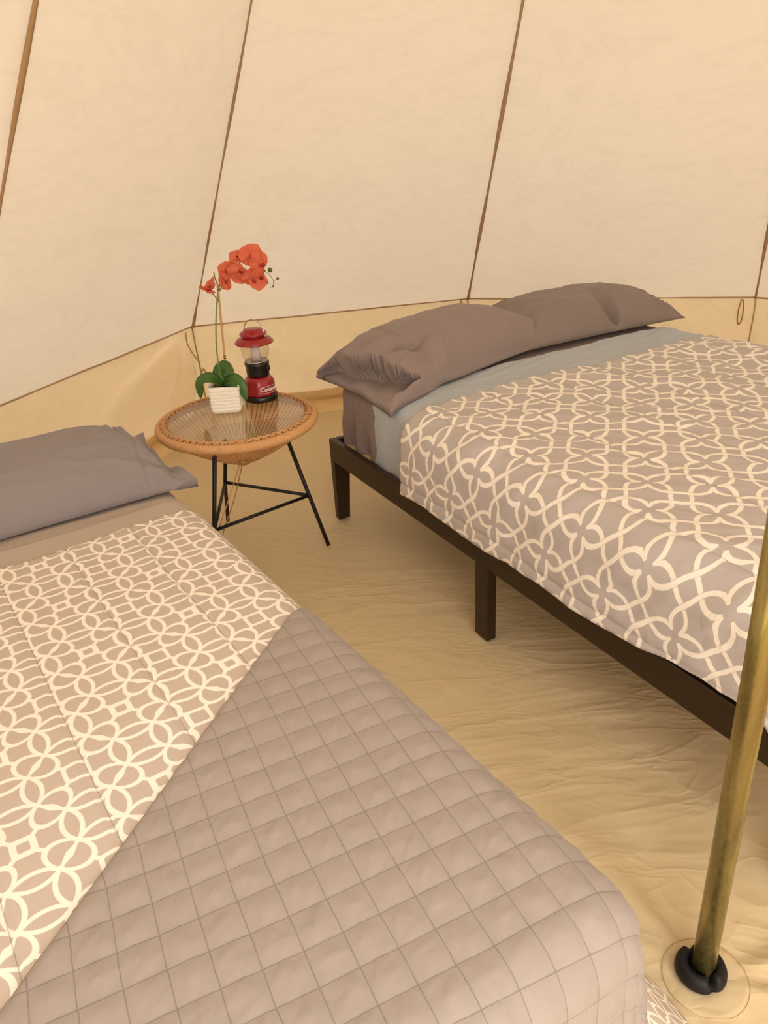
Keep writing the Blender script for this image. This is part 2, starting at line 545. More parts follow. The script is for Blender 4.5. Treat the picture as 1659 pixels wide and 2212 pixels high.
M_POLE = m_pole()
M_GLASS = m_clear('smoked glass', (0.96, 0.95, 0.94, 1))
M_GLOBE = m_clear('clear plastic globe', (0.97, 0.96, 0.94, 1))
M_CORD = m_plain('tan cord', rgb(176, 132, 84), 0.8)

# ------------------------------------------------------------------ the tent
APEX = np.array([0.52, 0.92, 3.4])
CEN = np.array([0.56, 0.92])
HW = 0.53
def ringpt(deg, R): return np.array([CEN[0] + R * math.cos(math.radians(deg)), CEN[1] + R * math.sin(math.radians(deg))])
c1 = np.array([-0.973, 4.247]); c2 = np.array([0.55, 4.518]); c3 = np.array([2.02, 4.126])
cdir = (np.array([-1.528, 3.067]) - c1); cdir /= np.linalg.norm(cdir)
c0 = c1 + cdir * 1.50
corn = [c0, c1, c2, c3] + [ringpt(a, 3.5) for a in (40, 15, -11, -37, -63, -89, -115, -141, -167, -194)]
NC = len(corn)

# ground outside and groundsheet
def z_floor(x, y):
    z = 0.004 * fbm(x * 1.5, y * 3.5, 4, 3)
    rx, ry = x - 0.563, y - 0.92
    rr = np.sqrt(rx ** 2 + ry ** 2); an = np.arctan2(ry, rx)
    rad = np.sin(an * 7 + 1.3 * np.sin(an * 3) + 2.0 * fbm(rr * 2, an, 2, 9))
    z = z + 0.007 * rad * np.exp(-((rr - 0.22) / 0.2) ** 2) * sstep(0.05, 0.12, rr)
    z = z + 0.002 * (ridge(x * 0.9 + 0.3 * y, y * 2.6, 2, 21) - 0.6)
    return z
xs = np.concatenate([np.linspace(-3.2, -0.9, 40), np.linspace(-0.88, 1.3, 260), np.linspace(1.33, 4.3, 50)])
ys = np.concatenate([np.linspace(-2.8, 0.3, 40), np.linspace(0.315, 3.2, 330), np.linspace(3.22, 4.75, 70)])
X, Y = np.meshgrid(xs, ys, indexing='ij')
Z = z_floor(X, Y) - 0.010
poly = np.array([CEN + (c - CEN) * 1.0 for c in corn])
def inside(px, py, poly):
    ins = np.zeros(px.shape, bool)
    n = len(poly)
    for i in range(n):
        (x1, y1), (x2, y2) = poly[i], poly[(i + 1) % n]
        cond = ((y1 > py) != (y2 > py)) & (px < (x2 - x1) * (py - y1) / (y2 - y1 + 1e-12) + x1)
        ins ^= cond
    return ins
nx, ny = X.shape
ff = np.array(grid_faces(nx, ny))
PX, PY = X.ravel(), Y.ravel()
cx_, cy_ = PX[ff].mean(1), PY[ff].mean(1)
keep = inside(cx_, cy_, np.array([CEN + (c - CEN) * 1.01 for c in corn]))
ff = ff[keep]
used = np.unique(ff); remap = -np.ones(nx * ny, int); remap[used] = np.arange(len(used))
fl = mesh('floor', np.stack([PX, PY, Z.ravel()], 1)[used].tolist(), remap[ff].tolist(), M_FLOOR, uv=np.stack([PX, PY], 1)[used])
tag(fl, kind='structure')
# patch sewn round the pole foot
V, F = [], []
nr_, na_ = 10, 64
for i in range(nr_ + 1):
    for k in range(na_):
        a = 2 * math.pi * k / na_; r = 0.02 + 0.06 * i / nr_
        x, y = 0.560 + r * math.cos(a), 0.915 + r * math.sin(a)
        V.append((x, y, float(z_floor(np.array(x), np.array(y))) - 0.010 + 0.0028 - (0.0028 if i == nr_ else 0)))
for i in range(nr_):
    for k in range(na_):
        F.append((i * na_ + k, i * na_ + (k + 1) % na_, (i + 1) * na_ + (k + 1) % na_, (i + 1) * na_ + k))
po = mesh('patch', V, F, M_FLOOR, fl, uv=[(v[0] + 3, v[1]) for v in V])
rim_pts = [(0.560 + 0.079 * math.cos(a), 0.915 + 0.079 * math.sin(a)) for a in np.linspace(0, 2 * math.pi, 80, endpoint=False)]
tube('stitching', [(x, y, float(z_floor(np.array(x), np.array(y))) - 0.0075) for x, y in rim_pts], 0.0006, M_LIP, fl, seg=5, closed=True)

gm = m_plain('meadow ground', rgb(120, 124, 84), 0.95, var=0.25, bscale=4)
g = mesh('ground', [(-14, -14, -0.06), (15, -14, -0.06), (15, 15, -0.06), (-14, 15, -0.06)], [(0, 1, 2, 3)], gm, smooth=False)  # out of view, added to keep sky light from shining up from below
tag(g, 'unseen grassy ground outside the tent', kind='structure')

DOORS = (8, 9)          # sector behind the camera that stands open
ceil_e = tag(empty('ceiling', (APEX[0], APEX[1], 0)), kind='structure')
walls = {}
def wall_for(i):
    if i == 0: return 'wall_left'
    if i == 1: return 'wall_back'
    if i == 2: return 'wall_right'
    return 'wall_front'
OFF = Vector((APEX[0], APEX[1], 0))
def P3(p, z): return np.array([p[0], p[1], z])
for i in range(NC):
    a, b = corn[i], corn[(i + 1) % NC]
    # roof panel, sagging a little between the seams
    nu_, nv_ = 40, 60
    s = np.linspace(0, 1, nu_)[:, None]; t = np.linspace(0, 0.985, nv_)[None, :]
    if i in DOORS: t = np.linspace(0.7, 0.985, nv_)[None, :]
    A = P3(a, HW); B = P3(b, HW)
    base = A[None, None] * (1 - s[..., None]) + B[None, None] * s[..., None]
    P = base * (1 - t[..., None]) + APEX * t[..., None]
    nrm = np.cross(B - A, APEX - A); nrm /= np.linalg.norm(nrm)
    if nrm[2] > 0: nrm = -nrm
    sag = (4 * s * (1 - s)) * np.sin(np.pi * np.clip(t, 0, 1)) * 0.035
    W_ = np.linalg.norm(B - A)
    wr = 0.004 * fbm(s * 5 * (1 - t) + i * 9, t * 5, 3, 31) * (4 * s * (1 - s)) ** 0.5
    # faint tension folds running from the upper seam down towards the lower corners
    P = P + nrm * (sag + wr)[..., None]
    # eave scallop: hem lifts slightly between the corners
    UV = np.stack([np.broadcast_to((s - 0.5) * W_ * (1 - t) + i * 5, P.shape[:2]), np.broadcast_to(t * 4.4, P.shape[:2])], -1)
    Pl = P - np.array(OFF)
    o = grid('canvas_panel', Pl, M_ROOF, ceil_e, UV)
    if i in DOORS: continue
    # side wall
    nm = wall_for(i)
    inn = lambda p: CEN + (p - CEN) * (1 - 0.05 / np.linalg.norm(p - CEN))
    a2, b2 = inn(a), inn(b)
    s = np.linspace(0, 1, 90)[:, None]; t = np.linspace(0, 1, 36)[None, :]
    top = P3(a, HW)[None, None] * (1 - s[..., None]) + P3(b, HW)[None, None] * s[..., None]
    bot = P3(a2, 0.035)[None, None] * (1 - s[..., None]) + P3(b2, 0.035)[None, None] * s[..., None]
    P = top * (1 - t[..., None]) + bot * t[..., None]
    wn = np.array([-(b - a)[1], (b - a)[0]]); wn /= np.linalg.norm(wn)
    if wn @ (CEN - a) < 0: wn = -wn
    wn = np.array([wn[0], wn[1], 0])
    # folds fan out from the upper corner where the guy rope pulls
    L_ = np.linalg.norm(b - a)
    xa = (1 - s) * L_ if i == 0 else s * L_
    ya = t * HW
    ang = np.arctan2(ya + 0.02, xa + 0.02)
    rr = np.sqrt(xa ** 2 + ya ** 2)
    amp = 0.075 if i == 0 else 0.016
    fold = amp * np.sin(ang * (12 if i == 0 else 11) + 1.2 * pnoise(rr * 2 + i, ang * 2, 5)) * sstep(0.06, 0.35, rr) * np.exp(-rr * 0.8) * np.sin(np.pi * np.clip(t, 0, 1)) ** 0.7
    fold = fold + 0.008 * fbm(s * L_ * 3 + i * 7, t * 1.5, 3, 12) * np.sin(np.pi * t)
    fold = fold * sstep(0, 0.05, s) * sstep(0, 0.05, 1 - s)
    P = P + wn * fold[..., None]
    UV = np.stack([np.broadcast_to(s * L_ + i * 3, P.shape[:2]), np.broadcast_to(t * HW, P.shape[:2])], -1)
    nms = nm if nm not in walls else None
    if nms:
        o = grid(nm, P, M_WALL, None, UV); walls[nm] = o
        tag(o, kind='structure')
    else:
        o = grid('wall_panel', P, M_WALL, walls[nm], UV)
    # lip where the wall hem meets the turned-up groundsheet
    prof = [(-0.01, 0.115), (0.006, 0.10), (0.018, 0.085), (0.020, 0.070), (0.012, 0.062), (0.014, 0.05), (0.03, 0.03), (0.05, 0.0), (0.055, -0.03)]
    s1 = np.linspace(-0.0, 1.0, 40)
    Pp = np.zeros((40, len(prof), 3))
    for q, (dx, z) in enumerate(prof):
        for e_, sv in enumerate(s1):
            c_ = a2 * (1 - sv) + b2 * sv
            wob = 0.006 * float(pnoise(sv * 4 + i * 3, q * 0.2, 4))
            Pp[e_, q] = (c_[0] + wn[0] * (dx + wob), c_[1] + wn[1] * (dx + wob), z)
    UVp = np.stack(np.meshgrid(s1 * L_ + i * 3, [p[1] for p in prof], indexing='ij'), -1)
    sd = {'wall_left': 'baseboard_left', 'wall_back': 'baseboard_back', 'wall_right': 'baseboard_right', 'wall_front': 'baseboard_front'}[nm]
    if nms:
        o = grid(sd, Pp, M_LIP, None, UVp); tag(o, kind='structure'); walls[sd] = o
    else:
        grid('lip_section', Pp, M_LIP, walls[sd], UVp)
    # eave seam along the top of the wall
    pts = [tuple(np.array([*(a * (1 - q) + b * q), HW]) + wn * (0.004 + 0.004 * float(pnoise(q * 6 + i, 0.5, 3))) + np.array([0, 0, 0.004 * float(pnoise(q * 5 + i, 2.5, 3))])) for q in np.linspace(0, 1, 24)]
    tube('eave_seam', pts, 0.0042, M_SEAM, walls[nm] if i else walls['wall_left'], seg=6)
# seams between roof panels: flat felled tapes
for i in range(NC):
    a = P3(corn[i], HW)
    n_in = np.array([CEN[0], CEN[1], 1.0]) - (a + APEX) / 2; n_in /= np.linalg.norm(n_in)
    ax = APEX - a; ax /= np.linalg.norm(ax)
    sd = np.cross(n_in, ax); sd /= np.linalg.norm(sd)
    V = []; F = []
    nn = 40
    for k in range(nn + 1):
        t = k / nn * 0.98
        w_ = 0.0085 * (0.75 + 0.25 * math.sin(k * 0.9 + i)) * (0.62 if (i == 1 and t > 0.04) else 1.0)
        jit = 0.002 * float(pnoise(t * 9 + i * 3, 0.3, 2))
        c_ = a * (1 - t) + APEX * t + n_in * 0.012 + sd * jit
        for q in (-1, 1):
            V.append(c_ + sd * w_ * q - np.array(OFF))
            V.append(c_ + sd * w_ * q + n_in * 0.003 - np.array(OFF))
    for k in range(nn):
        p = k * 4; q = p + 4
        F += [(p + 1, p + 3, q + 3, q + 1), (p, q, q + 2, p + 2), (p, p + 1, q + 1, q), (p + 2, q + 2, q + 3, p + 3)]
    uvs = [(0.01 * (j % 2), j * 0.02) for j in range(len(V))]
    mesh('seam', V, F, M_SEAM, ceil_e, uv=uvs)
# upright seams and tie cords of the side walls (visible ones)
for nm, p, dx in (('wall_left', c1, (0.02, -0.02)), ('wall_back', c2, (0, -0.02)), ('wall_right', c3, (-0.01, -0.02))):
    q = CEN + (p - CEN) * (1 - 0.06 / np.linalg.norm(p - CEN))
    pts = [(p[0] * (1 - t) + q[0] * t, p[1] * (1 - t) + q[1] * t - 0.006 - 0.004 * math.sin(t * 9), HW * (1 - t) + 0.11 * t) for t in np.linspace(0, 1, 12)]
    tube('wall_seam', pts, 0.004, M_SEAM, walls[nm], seg=6)
def loop_cord(cx, cy, z0, L_, w_, parent, ox=0.0):
    pts = []
    for t in np.linspace(0, 2 * math.pi, 22):
        pts.append((cx + ox + w_ * math.sin(t) * (0.4 + 0.6 * (1 - math.cos(t)) / 2), cy - 0.012 - 0.004 * math.sin(2 * t), z0 - L_ * (1 - math.cos(t)) / 2))
    tube('tie_cord', pts, 0.0035, M_CORD, parent, seg=6)
loop_cord(c3[0] - 0.075, c3[1] - 0.005, HW - 0.004, 0.13, 0.019, walls['wall_right'])
loop_cord(c2[0] - 0.04, c2[1] - 0.02, HW - 0.004, 0.055, 0.012, walls['wall_back'])
loop_cord(c1[0] + 0.03, c1[1] - 0.02, HW - 0.23, 0.05, 0.022, walls['wall_left'])
tube('tie_cord', smooth_path([(c1[0] - 0.02, c1[1] - 0.085, HW - 0.01), (c1[0] - 0.02, c1[1] - 0.09, HW - 0.07), (c1[0] + 0.0, c1[1] - 0.07, HW - 0.14), (c1[0] + 0.02, c1[1] - 0.05, HW - 0.19)]), 0.003, M_CORD, walls['wall_left'], seg=6)

# ------------------------------------------------------------------ bed local frames
class Frame:
    def __init__(s, o, deg):
        a = math.radians(deg)
        s.o = np.array(o, float)
        s.d = np.array([math.cos(a), math.sin(a)])
        s.n = np.array([-s.d[1], s.d[0]])
    def xy(s, S, T):
        return s.o[0] + s.n[0] * S + s.d[0] * T, s.o[1] + s.n[1] * S + s.d[1] * T
    def w(s, S, T, z):
        x, y = s.xy(S, T); return np.array([x, y, z])
    def arr(s, S, T, Z):
        x, y = s.xy(S, T); return np.stack([x, y, Z], -1)
RB = Frame((-0.203, 2.923), -61.4)     # right bed: S across from the near rail, T from head to foot
LB = Frame((0.0, 0.0), -57.3)
_p = LB.xy(0.618, -1.385)
LB.o = np.array([-0.197 - _p[0], 1.504 - _p[1]])
#          # left bed: S across, T (negative) from head to foot

def drape(S, T, rect, top, r, flare=0.1, ripple=0.0, rk=9.0, kick=0.0):
    """flat cloth coordinates -> place on a mattress with rounded edges; returns S', T', Z, overhang length"""
    s0, s1, t0, t1 = rect
    cs = np.clip(S, s0 + r, s1 - r); ct = np.clip(T, t0 + r, t1 - r)
    es, et = S - cs, T - ct
    L = np.sqrt(es ** 2 + et ** 2)
    Ls = np.where(L < 1e-9, 1, L)
    ds, dt = es / Ls, et / Ls
    q = r * math.pi / 2
    on = np.minimum(L, q) / r
    ext = r * np.sin(on); dz = r * (1 - np.cos(on))
    over = np.maximum(L - q, 0)
    per = (ct * 1.0 - cs * 1.0) + np.arctan2(et, es) * 0.25
    ext = ext + over * flare + kick * np.maximum(over - 0.16, 0) + ripple * np.sin(per * rk * 2 * np.pi) * sstep(0, 0.25, over)
    dz = dz + over * math.sqrt(max(1 - flare ** 2, 0.1))
    return cs + ds * ext, ct + dt * ext, top - dz, over

def displace(P, h):
    du = np.gradient(P, axis=0); dv = np.gradient(P, axis=1)
    n = np.cross(du, dv)
    n /= np.linalg.norm(n, axis=-1, keepdims=True) + 1e-12
    if n[n.shape[0] // 2, n.shape[1] // 2, 2] < 0: n = -n
    return P + n * h[..., None]

def slab(name, F, rect, z0, z1, r, mat, parent=None, hfun=None, n=70):
    """closed mattress-like block with rounded edges, in frame coordinates"""
    s0, s1, t0, t1 = rect
    ks = np.linspace(-1, 1, n)
    S, T = np.meshgrid(ks, ks, indexing='ij')
    side = (z1 - z0) - 2 * r
    Lx = (s1 - s0) / 2 - r; Ly = (t1 - t0) / 2 - r
    ext = r * math.pi / 2 + side + r * math.pi / 2
    def mp(a, half):
        b = np.abs(a)
        core = half / (half + ext)
        return np.sign(a) * np.where(b < 0.7, b / 0.7 * half, half + (b - 0.7) / 0.3 * ext)
    A, B = mp(S, Lx), mp(T, Ly)
    ca, cb = np.clip(A, -Lx, Lx), np.clip(B, -Ly, Ly)
    ea, eb = A - ca, B - cb
    L = np.maximum(np.abs(ea), np.abs(eb)); nrm = np.sqrt(ea ** 2 + eb ** 2) + 1e-9
    da, db = ea / nrm, eb / nrm
    q = r * math.pi / 2
    e = np.where(L < q, r * np.sin(np.minimum(L, q) / r), np.where(L < q + side, r, r * np.cos(np.clip(L - q - side, 0, q) / r)))
    z = np.where(L < q, z1 - r * (1 - np.cos(np.minimum(L, q) / r)), np.where(L < q + side, z1 - r - (L - q), z0 + r - r * np.sin(np.clip(L - q - side, 0, q) / r)))
    cs, ct = (s0 + s1) / 2 + ca + da * e, (t0 + t1) / 2 + cb + db * e
    P = F.arr(cs, ct, z)
    UV = np.stack([A, B], -1)
    if hfun is not None: P = displace(P, hfun(A, B, L))
    o = grid(name, P, mat, parent, UV)
    # bottom
    return o

# ------------------------------------------------------------------ right bed
fr_ = tag(empty('bed_frame', (*RB.xy(0, 0), 0), math.radians(-61.4 + 90)), 'dark brown wooden platform bed frame with slats under the queen bed', 'bed frame')
# in the empty's own axes: x = S (across), y = -T (towards the head)
W_, L_ = 1.58, 2.105
def fbox(name, s0, s1, t0, t1, z0, z1, mat=M_WOOD, bev=0.003):
    bm = bmesh.new(); box_bm(bm, s0, s1, -t1, -t0, z0, z1, bev, 1)
    return bm_obj(name, bm, mat, fr_)
fbox('side_rail', 0, 0.028, 0.0, L_, 0.262, 0.355)
fbox('side_rail', W_ - 0.028, W_, 0.0, L_, 0.262, 0.355)
fbox('head_rail', 0.0285, W_ - 0.0285, 0.0, 0.028, 0.262, 0.354)
fbox('foot_rail', 0.0285, W_ - 0.0285, L_ - 0.028, L_, 0.262, 0.354)
fbox('ledge', 0.0285, 0.050, 0.04, L_ - 0.04, 0.30, 0.325)
fbox('ledge', W_ - 0.050, W_ - 0.0285, 0.04, L_ - 0.04, 0.30, 0.325)
fbox('centre_beam', W_ / 2 - 0.02, W_ / 2 + 0.02, 0.03, L_ - 0.03, 0.27, 0.325)
def leg(s0, s1, t0, t1, taper):
    bm = bmesh.new()
    r = bmesh.ops.create_cube(bm, size=1)
    sx, sy = (1 if s0 < W_ / 2 else -1), (1 if t0 < L_ / 2 else -1)
    for v in r['verts']:
        z = 0.262 if v.co.z > 0 else 0.0
        a = s0 if v.co.x < 0 else s1; b = t0 if v.co.y > 0 else t1
        if taper and z == 0:
            if sx > 0 and v.co.x > 0: a -= 0.018
            if sx < 0 and v.co.x < 0: a += 0.018
            if sy > 0 and b == t1: b -= 0.004
            if sy < 0 and b == t0: b += 0.004
        v.co = Vector((a, -b, z))
    bmesh.ops.bevel(bm, geom=bm.edges[:], offset=0.002, segments=1, affect='EDGES')
    return bm_obj('leg', bm, M_WOOD, fr_)
for s0 in (0.0, W_ - 0.07):
    leg(s0, s0 + 0.07, 0, 0.036, True)
    leg(s0, s0 + 0.07, L_ - 0.036, L_, True)
for s0 in (0.0, W_ - 0.034):
    leg(s0, s0 + 0.034, 0.985, 1.05, False)
leg(W_ / 2 - 0.02, W_ / 2 + 0.02, 0.985, 1.05, False)
slat_me = None
for k in range(15):
    t = 0.07 + k * 0.137
    if slat_me is None:
        so = fbox('slat', 0.031, W_ - 0.031, t, t + 0.062, 0.3255, 0.342, M_SLAT, 0.001); slat_me = so; t00 = t
    else:
        c_ = slat_me.copy(); COL.objects.link(c_); c_.parent = fr_; c_.location = (0, -(t - t00), 0)

def h_mr(A, B, L):
    w_ = 0.004 * fbm(A * 3, B * 9, 3, 4)
    return w_ + 0.010 * np.sin(B * 60 + 2 * pnoise(A * 3, B * 3, 2)) * sstep(0.05, 0.18, L) * sstep(0.45, 0.02, B + 1.0)
mR = slab('mattress', RB, (0.056, 1.55, 0.035, 2.03), 0.3445, 0.588, 0.035, M_FITTED, None, h_mr, 110)
tag(mR, 'mattress in a rumpled mauve-grey fitted sheet on the dark wooden frame', 'mattress')

# rumpled end of the fitted sheet below the pillow
def cloth_grid(F, s_rng, t_rng, rect, top, r, ns, nt, flare, hf, shape=None, **kw):
    u = np.linspace(0, 1, ns)[:, None] * np.ones((1, nt)); v = np.ones((ns, 1)) * np.linspace(0, 1, nt)[None, :]
    S = s_rng[0] + (s_rng[1] - s_rng[0]) * u; T = t_rng[0] + (t_rng[1] - t_rng[0]) * v
    if shape is not None: S, T = shape(u, v, S, T)
    a, b, z, over = drape(S, T, rect, top, r, flare, **kw)
    P = F.arr(a, b, z)
    P = displace(P, hf(S, T, over))
    return P, np.stack([S, T], -1)

RR = (0.052, 1.552, 0.033, 2.032)
def hf_sheet(S, T, over):
    w1 = 0.008 * fbm(S * 3 + T * 6, T * 5 - S * 5, 4, 8)
    ln = 0.008 * ridge((T * 1.0 + S * 0.25) * 14, S * 2.2, 2, 6) * sstep(0.1, 0.4, S)
    st = -0.004 * np.exp(-((T - 0.30 + 0.1 * S) / 0.004) ** 2)
    return 0.004 + w1 + ln * 0.7 + 0.004 * np.sin(T * 38 + 1.5 * fbm(S * 4, T * 2, 2, 2)) * sstep(0, 0.1, over)
def sh_sheet(u, v, S, T):
    return S, T
P, UV = cloth_grid(RB, (-0.185, 1.78), (0.295, 0.80), RR, 0.592, 0.05, 170, 80, 0.02, hf_sheet)
# the near side tapers so its lower edge tucks behind the rail
sheet = grid('flat_sheet', P, M_SHEETB, None, UV, solid=0.003)
tag(sheet, 'blue-grey flat sheet turned down below the pillows of the queen bed', 'sheet')

def hf_comR(S, T, over):
    h = 0.016 + 0.010 * fbm(S * 2.2, T * 2.2, 3, 14)
    # loose rumples, stronger towards the near side and the head
    a = S * 0.8 - T * 0.6; b = S * 0.6 + T * 0.8
    h = h + 0.010 * fbm(a * 7, b * 3.0, 3, 15) + 0.004 * ridge(a * 9 + 4, b * 3, 2, 19)
    ed = sstep(0.0, 0.35, over + 0.1)
    h = h + 0.010 * fbm(S * 8, T * 4, 3, 16) * ed
    # sewn lines lengthwise
    for s_ in np.arange(-0.15, 1.9, 0.25):
        d_ = np.abs(S - s_ - 0.01 * pnoise(T * 3, s_ * 9, 3))
        h = h - 0.006 * np.exp(-(d_ / 0.008) ** 2)
    return h
def sh_comR(u, v, S, T):
    # head edge: square at the far side, drawn back a little on the near side
    lo = 0.555 + 0.035 * (S - 0.2).clip(0, 2) / 1.4 + 0.09 * sstep(0.08, -0.15, S) + 0.008 * np.sin(S * 14)
    T2 = lo + (2.32 - lo) * v
    # near hem: meets the rail, lifts off it towards the foot
    hem = -0.192 + 0.026 * sstep(1.30, 1.75, T2) + 0.008 * np.sin(T2 * 11)
    S2 = hem + (1.86 - hem) * u
    return S2, T2
P, UV = cloth_grid(RB, (0, 1), (0, 1), (0.030, 1.56, 0.033, 2.04), 0.596, 0.095, 260, 250, 0.10, hf_comR, sh_comR)
comR = grid('comforter', P, M_TREL, None, UV, solid=0.008)
tag(comR, 'grey comforter with cream interlaced trellis print on the queen bed', 'comforter')

def pillow(name, F, s, t, z, deg, a, b, H, mat, label, seed=0, dent=None, tilt=0.0, flap=None, skew=0.0, mouth=False, hem=None, n=110):
    """soft pillow: long axis a, short axis b (half sizes), height H; own mesh with both faces"""
    us = np.linspace(-1, 1, n); vs = np.linspace(-1, 1, n)
    U, V_ = np.meshgrid(us, vs, indexing='ij')
    U = np.sign(U) * np.abs(U) ** 0.9; V_ = np.sign(V_) * np.abs(V_) ** 0.9
    def pos(side):
        px = a * U * (1 - 0.07 * (1 - V_ ** 2) * np.abs(U) ** 3)
        py = b * V_ * (1 - 0.10 * (1 - U ** 2) ** 1.0 * 0 - 0.06 * np.abs(V_) ** 3 * (1 - np.abs(U) ** 2))
        env = np.clip((1 - np.abs(U) ** 3.2), 0, 1) ** 0.55 * np.clip((1 - np.abs(V_) ** 2.6), 0, 1) ** 0.62
        r_ = np.sqrt(((np.abs(U) - 1) * a) ** 2 + ((np.abs(V_) - 1) * b) ** 2)
        an = np.arctan2((1 - np.abs(V_)) * b + 1e-6, (1 - np.abs(U)) * a + 1e-6)
        rad = np.sin(an * 11 + seed + 2 * pnoise(U * 2 + seed, V_ * 2, 3)) * np.exp(-((r_ - 0.10) / 0.10) ** 2)
        wr = 0.006 * rad + 0.012 * fbm(U * 1.6 + seed * 3, V_ * 1.6, 3, 22 + seed) + 0.006 * ridge(U * 2.4 + V_ * 2.6 + seed, V_ * 2.6 - U * 1.6, 2, 23 + seed) * sstep(0.1, 0.7, np.abs(U) * 0.6 + np.abs(V_) * 0.6)
        if side > 0:
            pz = H * env + wr * np.clip(env * 3, 0, 1)
            if dent is not None:
                for (du, dv, dd, wu, wv) in dent:
                    pz = pz - dd * np.exp(-((U - du) / wu) ** 2 - ((V_ - dv) / wv) ** 2) * env
        else:
            pz = -0.010 * env
        # edges rest a little above the bed, corners curl
        pz = pz + 0.022
        pz = pz + tilt * py / b
        if flap is not None:
            # the empty open end of the case: flat double layer that sinks over the edge
            e = np.clip((flap[0] - U) / (flap[0] + 1), 0, 1) if flap[1] < 0 else np.clip((U - flap[0]) / (1 - flap[0]), 0, 1)
            keepz = pz * (1 - sstep(0, 0.75, e)) + (0.012 * side + 0.020) * sstep(0, 0.75, e)
            keepz = keepz + 0.014 * np.sin(V_ * 7 + 1.0 + e * 2) * sstep(0.2, 1, e)
            pz = keepz - flap[2] * e ** 2 * (0.45 + 0.55 * V_ * flap[3])
        if hem is not None:
            hu = U - hem - 0.02 * np.sin(V_ * 5)
            pz = pz - side * (0.006 * np.exp(-(hu / 0.013) ** 2) - 0.003 * np.exp(-((np.abs(hu) - 0.03) / 0.02) ** 2)) * np.clip(env * 3, 0, 1)
        if mouth:
            # open case end: the upper lip stands up, the empty lower layer runs on below it
            lip = -0.86 + 0.13 * (V_ + 0.2) + 0.025 * np.sin(V_ * 8)
            d_ = U - lip
            if side > 0:
                fade = sstep(0.98, 0.75, V_) * sstep(-1.0, -0.9, V_)
                low = 0.026 + 0.006 * np.sin(V_ * 9 + U * 12)
                k2 = sstep(0.012, -0.012, d_) * fade
                pz = pz * (1 - k2) + low * k2
                px = px - 0.030 * np.exp(-((d_ - 0.02) / 0.03) ** 2) * (d_ > 0) * fade + 0.030 * np.exp(-((d_ + 0.02) / 0.03) ** 2) * (d_ <= 0) * fade
                # gathers pulled in behind the lip
                pz = pz + 0.007 * np.sin(V_ * 15 + 2.0 * np.sin(U * 6)) * np.exp(-((d_ - 0.16) / 0.13) ** 2) * (d_ > 0)
                pz = pz - 0.030 * np.exp(-((V_ - 0.35 - 0.5 * (d_ - 0.2)) / 0.10) ** 2) * np.exp(-((d_ - 0.20) / 0.16) ** 2) * (d_ > 0)
            else:
                pz = pz * sstep(-0.1, 0.2, d_) + 0.006
            pz = pz - 0.018 * np.clip(-0.93 - U, 0, 1) / 0.07 * sstep(-1, 0.6, V_)
        px = px + skew * V_ * np.clip(-U, 0, 1) ** 3
        return px, py, pz
    ca, sa = math.cos(math.radians(deg)), math.sin(math.radians(deg))
    allP = []; UVs = []
    for side in (1, -1):
        px, py, pz = pos(side)
        S = s + ca * px - sa * py; T = t + sa * px + ca * py
        allP.append(F.arr(S, T, pz + z).reshape(-1, 3)); UVs.append(np.stack([px, py + (2 if side < 0 else 0)], -1).reshape(-1, 2))
    f1 = grid_faces(n, n); off = n * n
    f2 = [(q[3] + off, q[2] + off, q[1] + off, q[0] + off) for q in f1]
    bd = [(i, 0) for i in range(n)] + [(n - 1, j) for j in range(1, n)] + [(i, n - 1) for i in range(n - 2, -1, -1)] + [(0, j) for j in range(n - 2, 0, -1)]
    ids = [i * n + j for i, j in bd]
    f3 = [(ids[k], ids[(k + 1) % len(ids)], ids[(k + 1) % len(ids)] + off, ids[k] + off) for k in range(len(ids))]
    o = mesh(name, np.concatenate(allP).tolist(), f1 + f2 + f3, mat, None, np.concatenate(UVs))
    # normals outward
    bm = bmesh.new(); bm.from_mesh(o.data); bmesh.ops.remove_doubles(bm, verts=bm.verts, dist=0.0004); bmesh.ops.recalc_face_normals(bm, faces=bm.faces); bm.to_mesh(o.data); bm.free()
    tag(o, label, 'pillow')
    return o

pillow('pillow', RB, 1.24, 0.02, 0.590, 3, 0.44, 0.245, 0.150, M_PILR2, 'brown-grey pillow with a dented middle, far side of the queen bed', 2,
       dent=[(0.12, 0.75, 0.085, 0.07, 0.35), (0.15, 0.9, 0.05, 0.035, 0.3)], hem=0.80, n=150)
pillow('pillow', RB, 0.475, 0.085, 0.588, -16, 0.490, 0.250, 0.175, M_PILR, 'mauve-grey pillow with a loose open case end, near side of the queen bed', 1,
       dent=[(-0.55, 0.55, 0.05, 0.10, 0.4), (-0.40, 0.8, -0.03, 0.05, 0.3)], skew=-0.055, mouth=True, hem=-0.52, n=150)

# bunched end of the fitted sheet hanging at the head corner
def hf_sk(S, T, over):
    return 0.008 + 0.012 * np.sin(T * 62 + 2.5 * fbm(S * 5, T * 6, 2, 83)) * sstep(0.0, 0.12, over) + 0.010 * fbm(S * 5, T * 12, 3, 84)
def sh_sk(u, v, S, T):
    return -0.208 + 0.004 * np.sin(T * 23) * (1 - u) + (0.10 + 0.208) * u, T
P, UV = cloth_grid(RB, (0, 1), (0.05, 0.315), (0.044, 1.56, -0.02, 2.03), 0.590, 0.05, 90, 110, 0.0, hf_sk, sh_sk)
grid('sheet_corner', P, M_FITTED, mR, UV, solid=0.003)

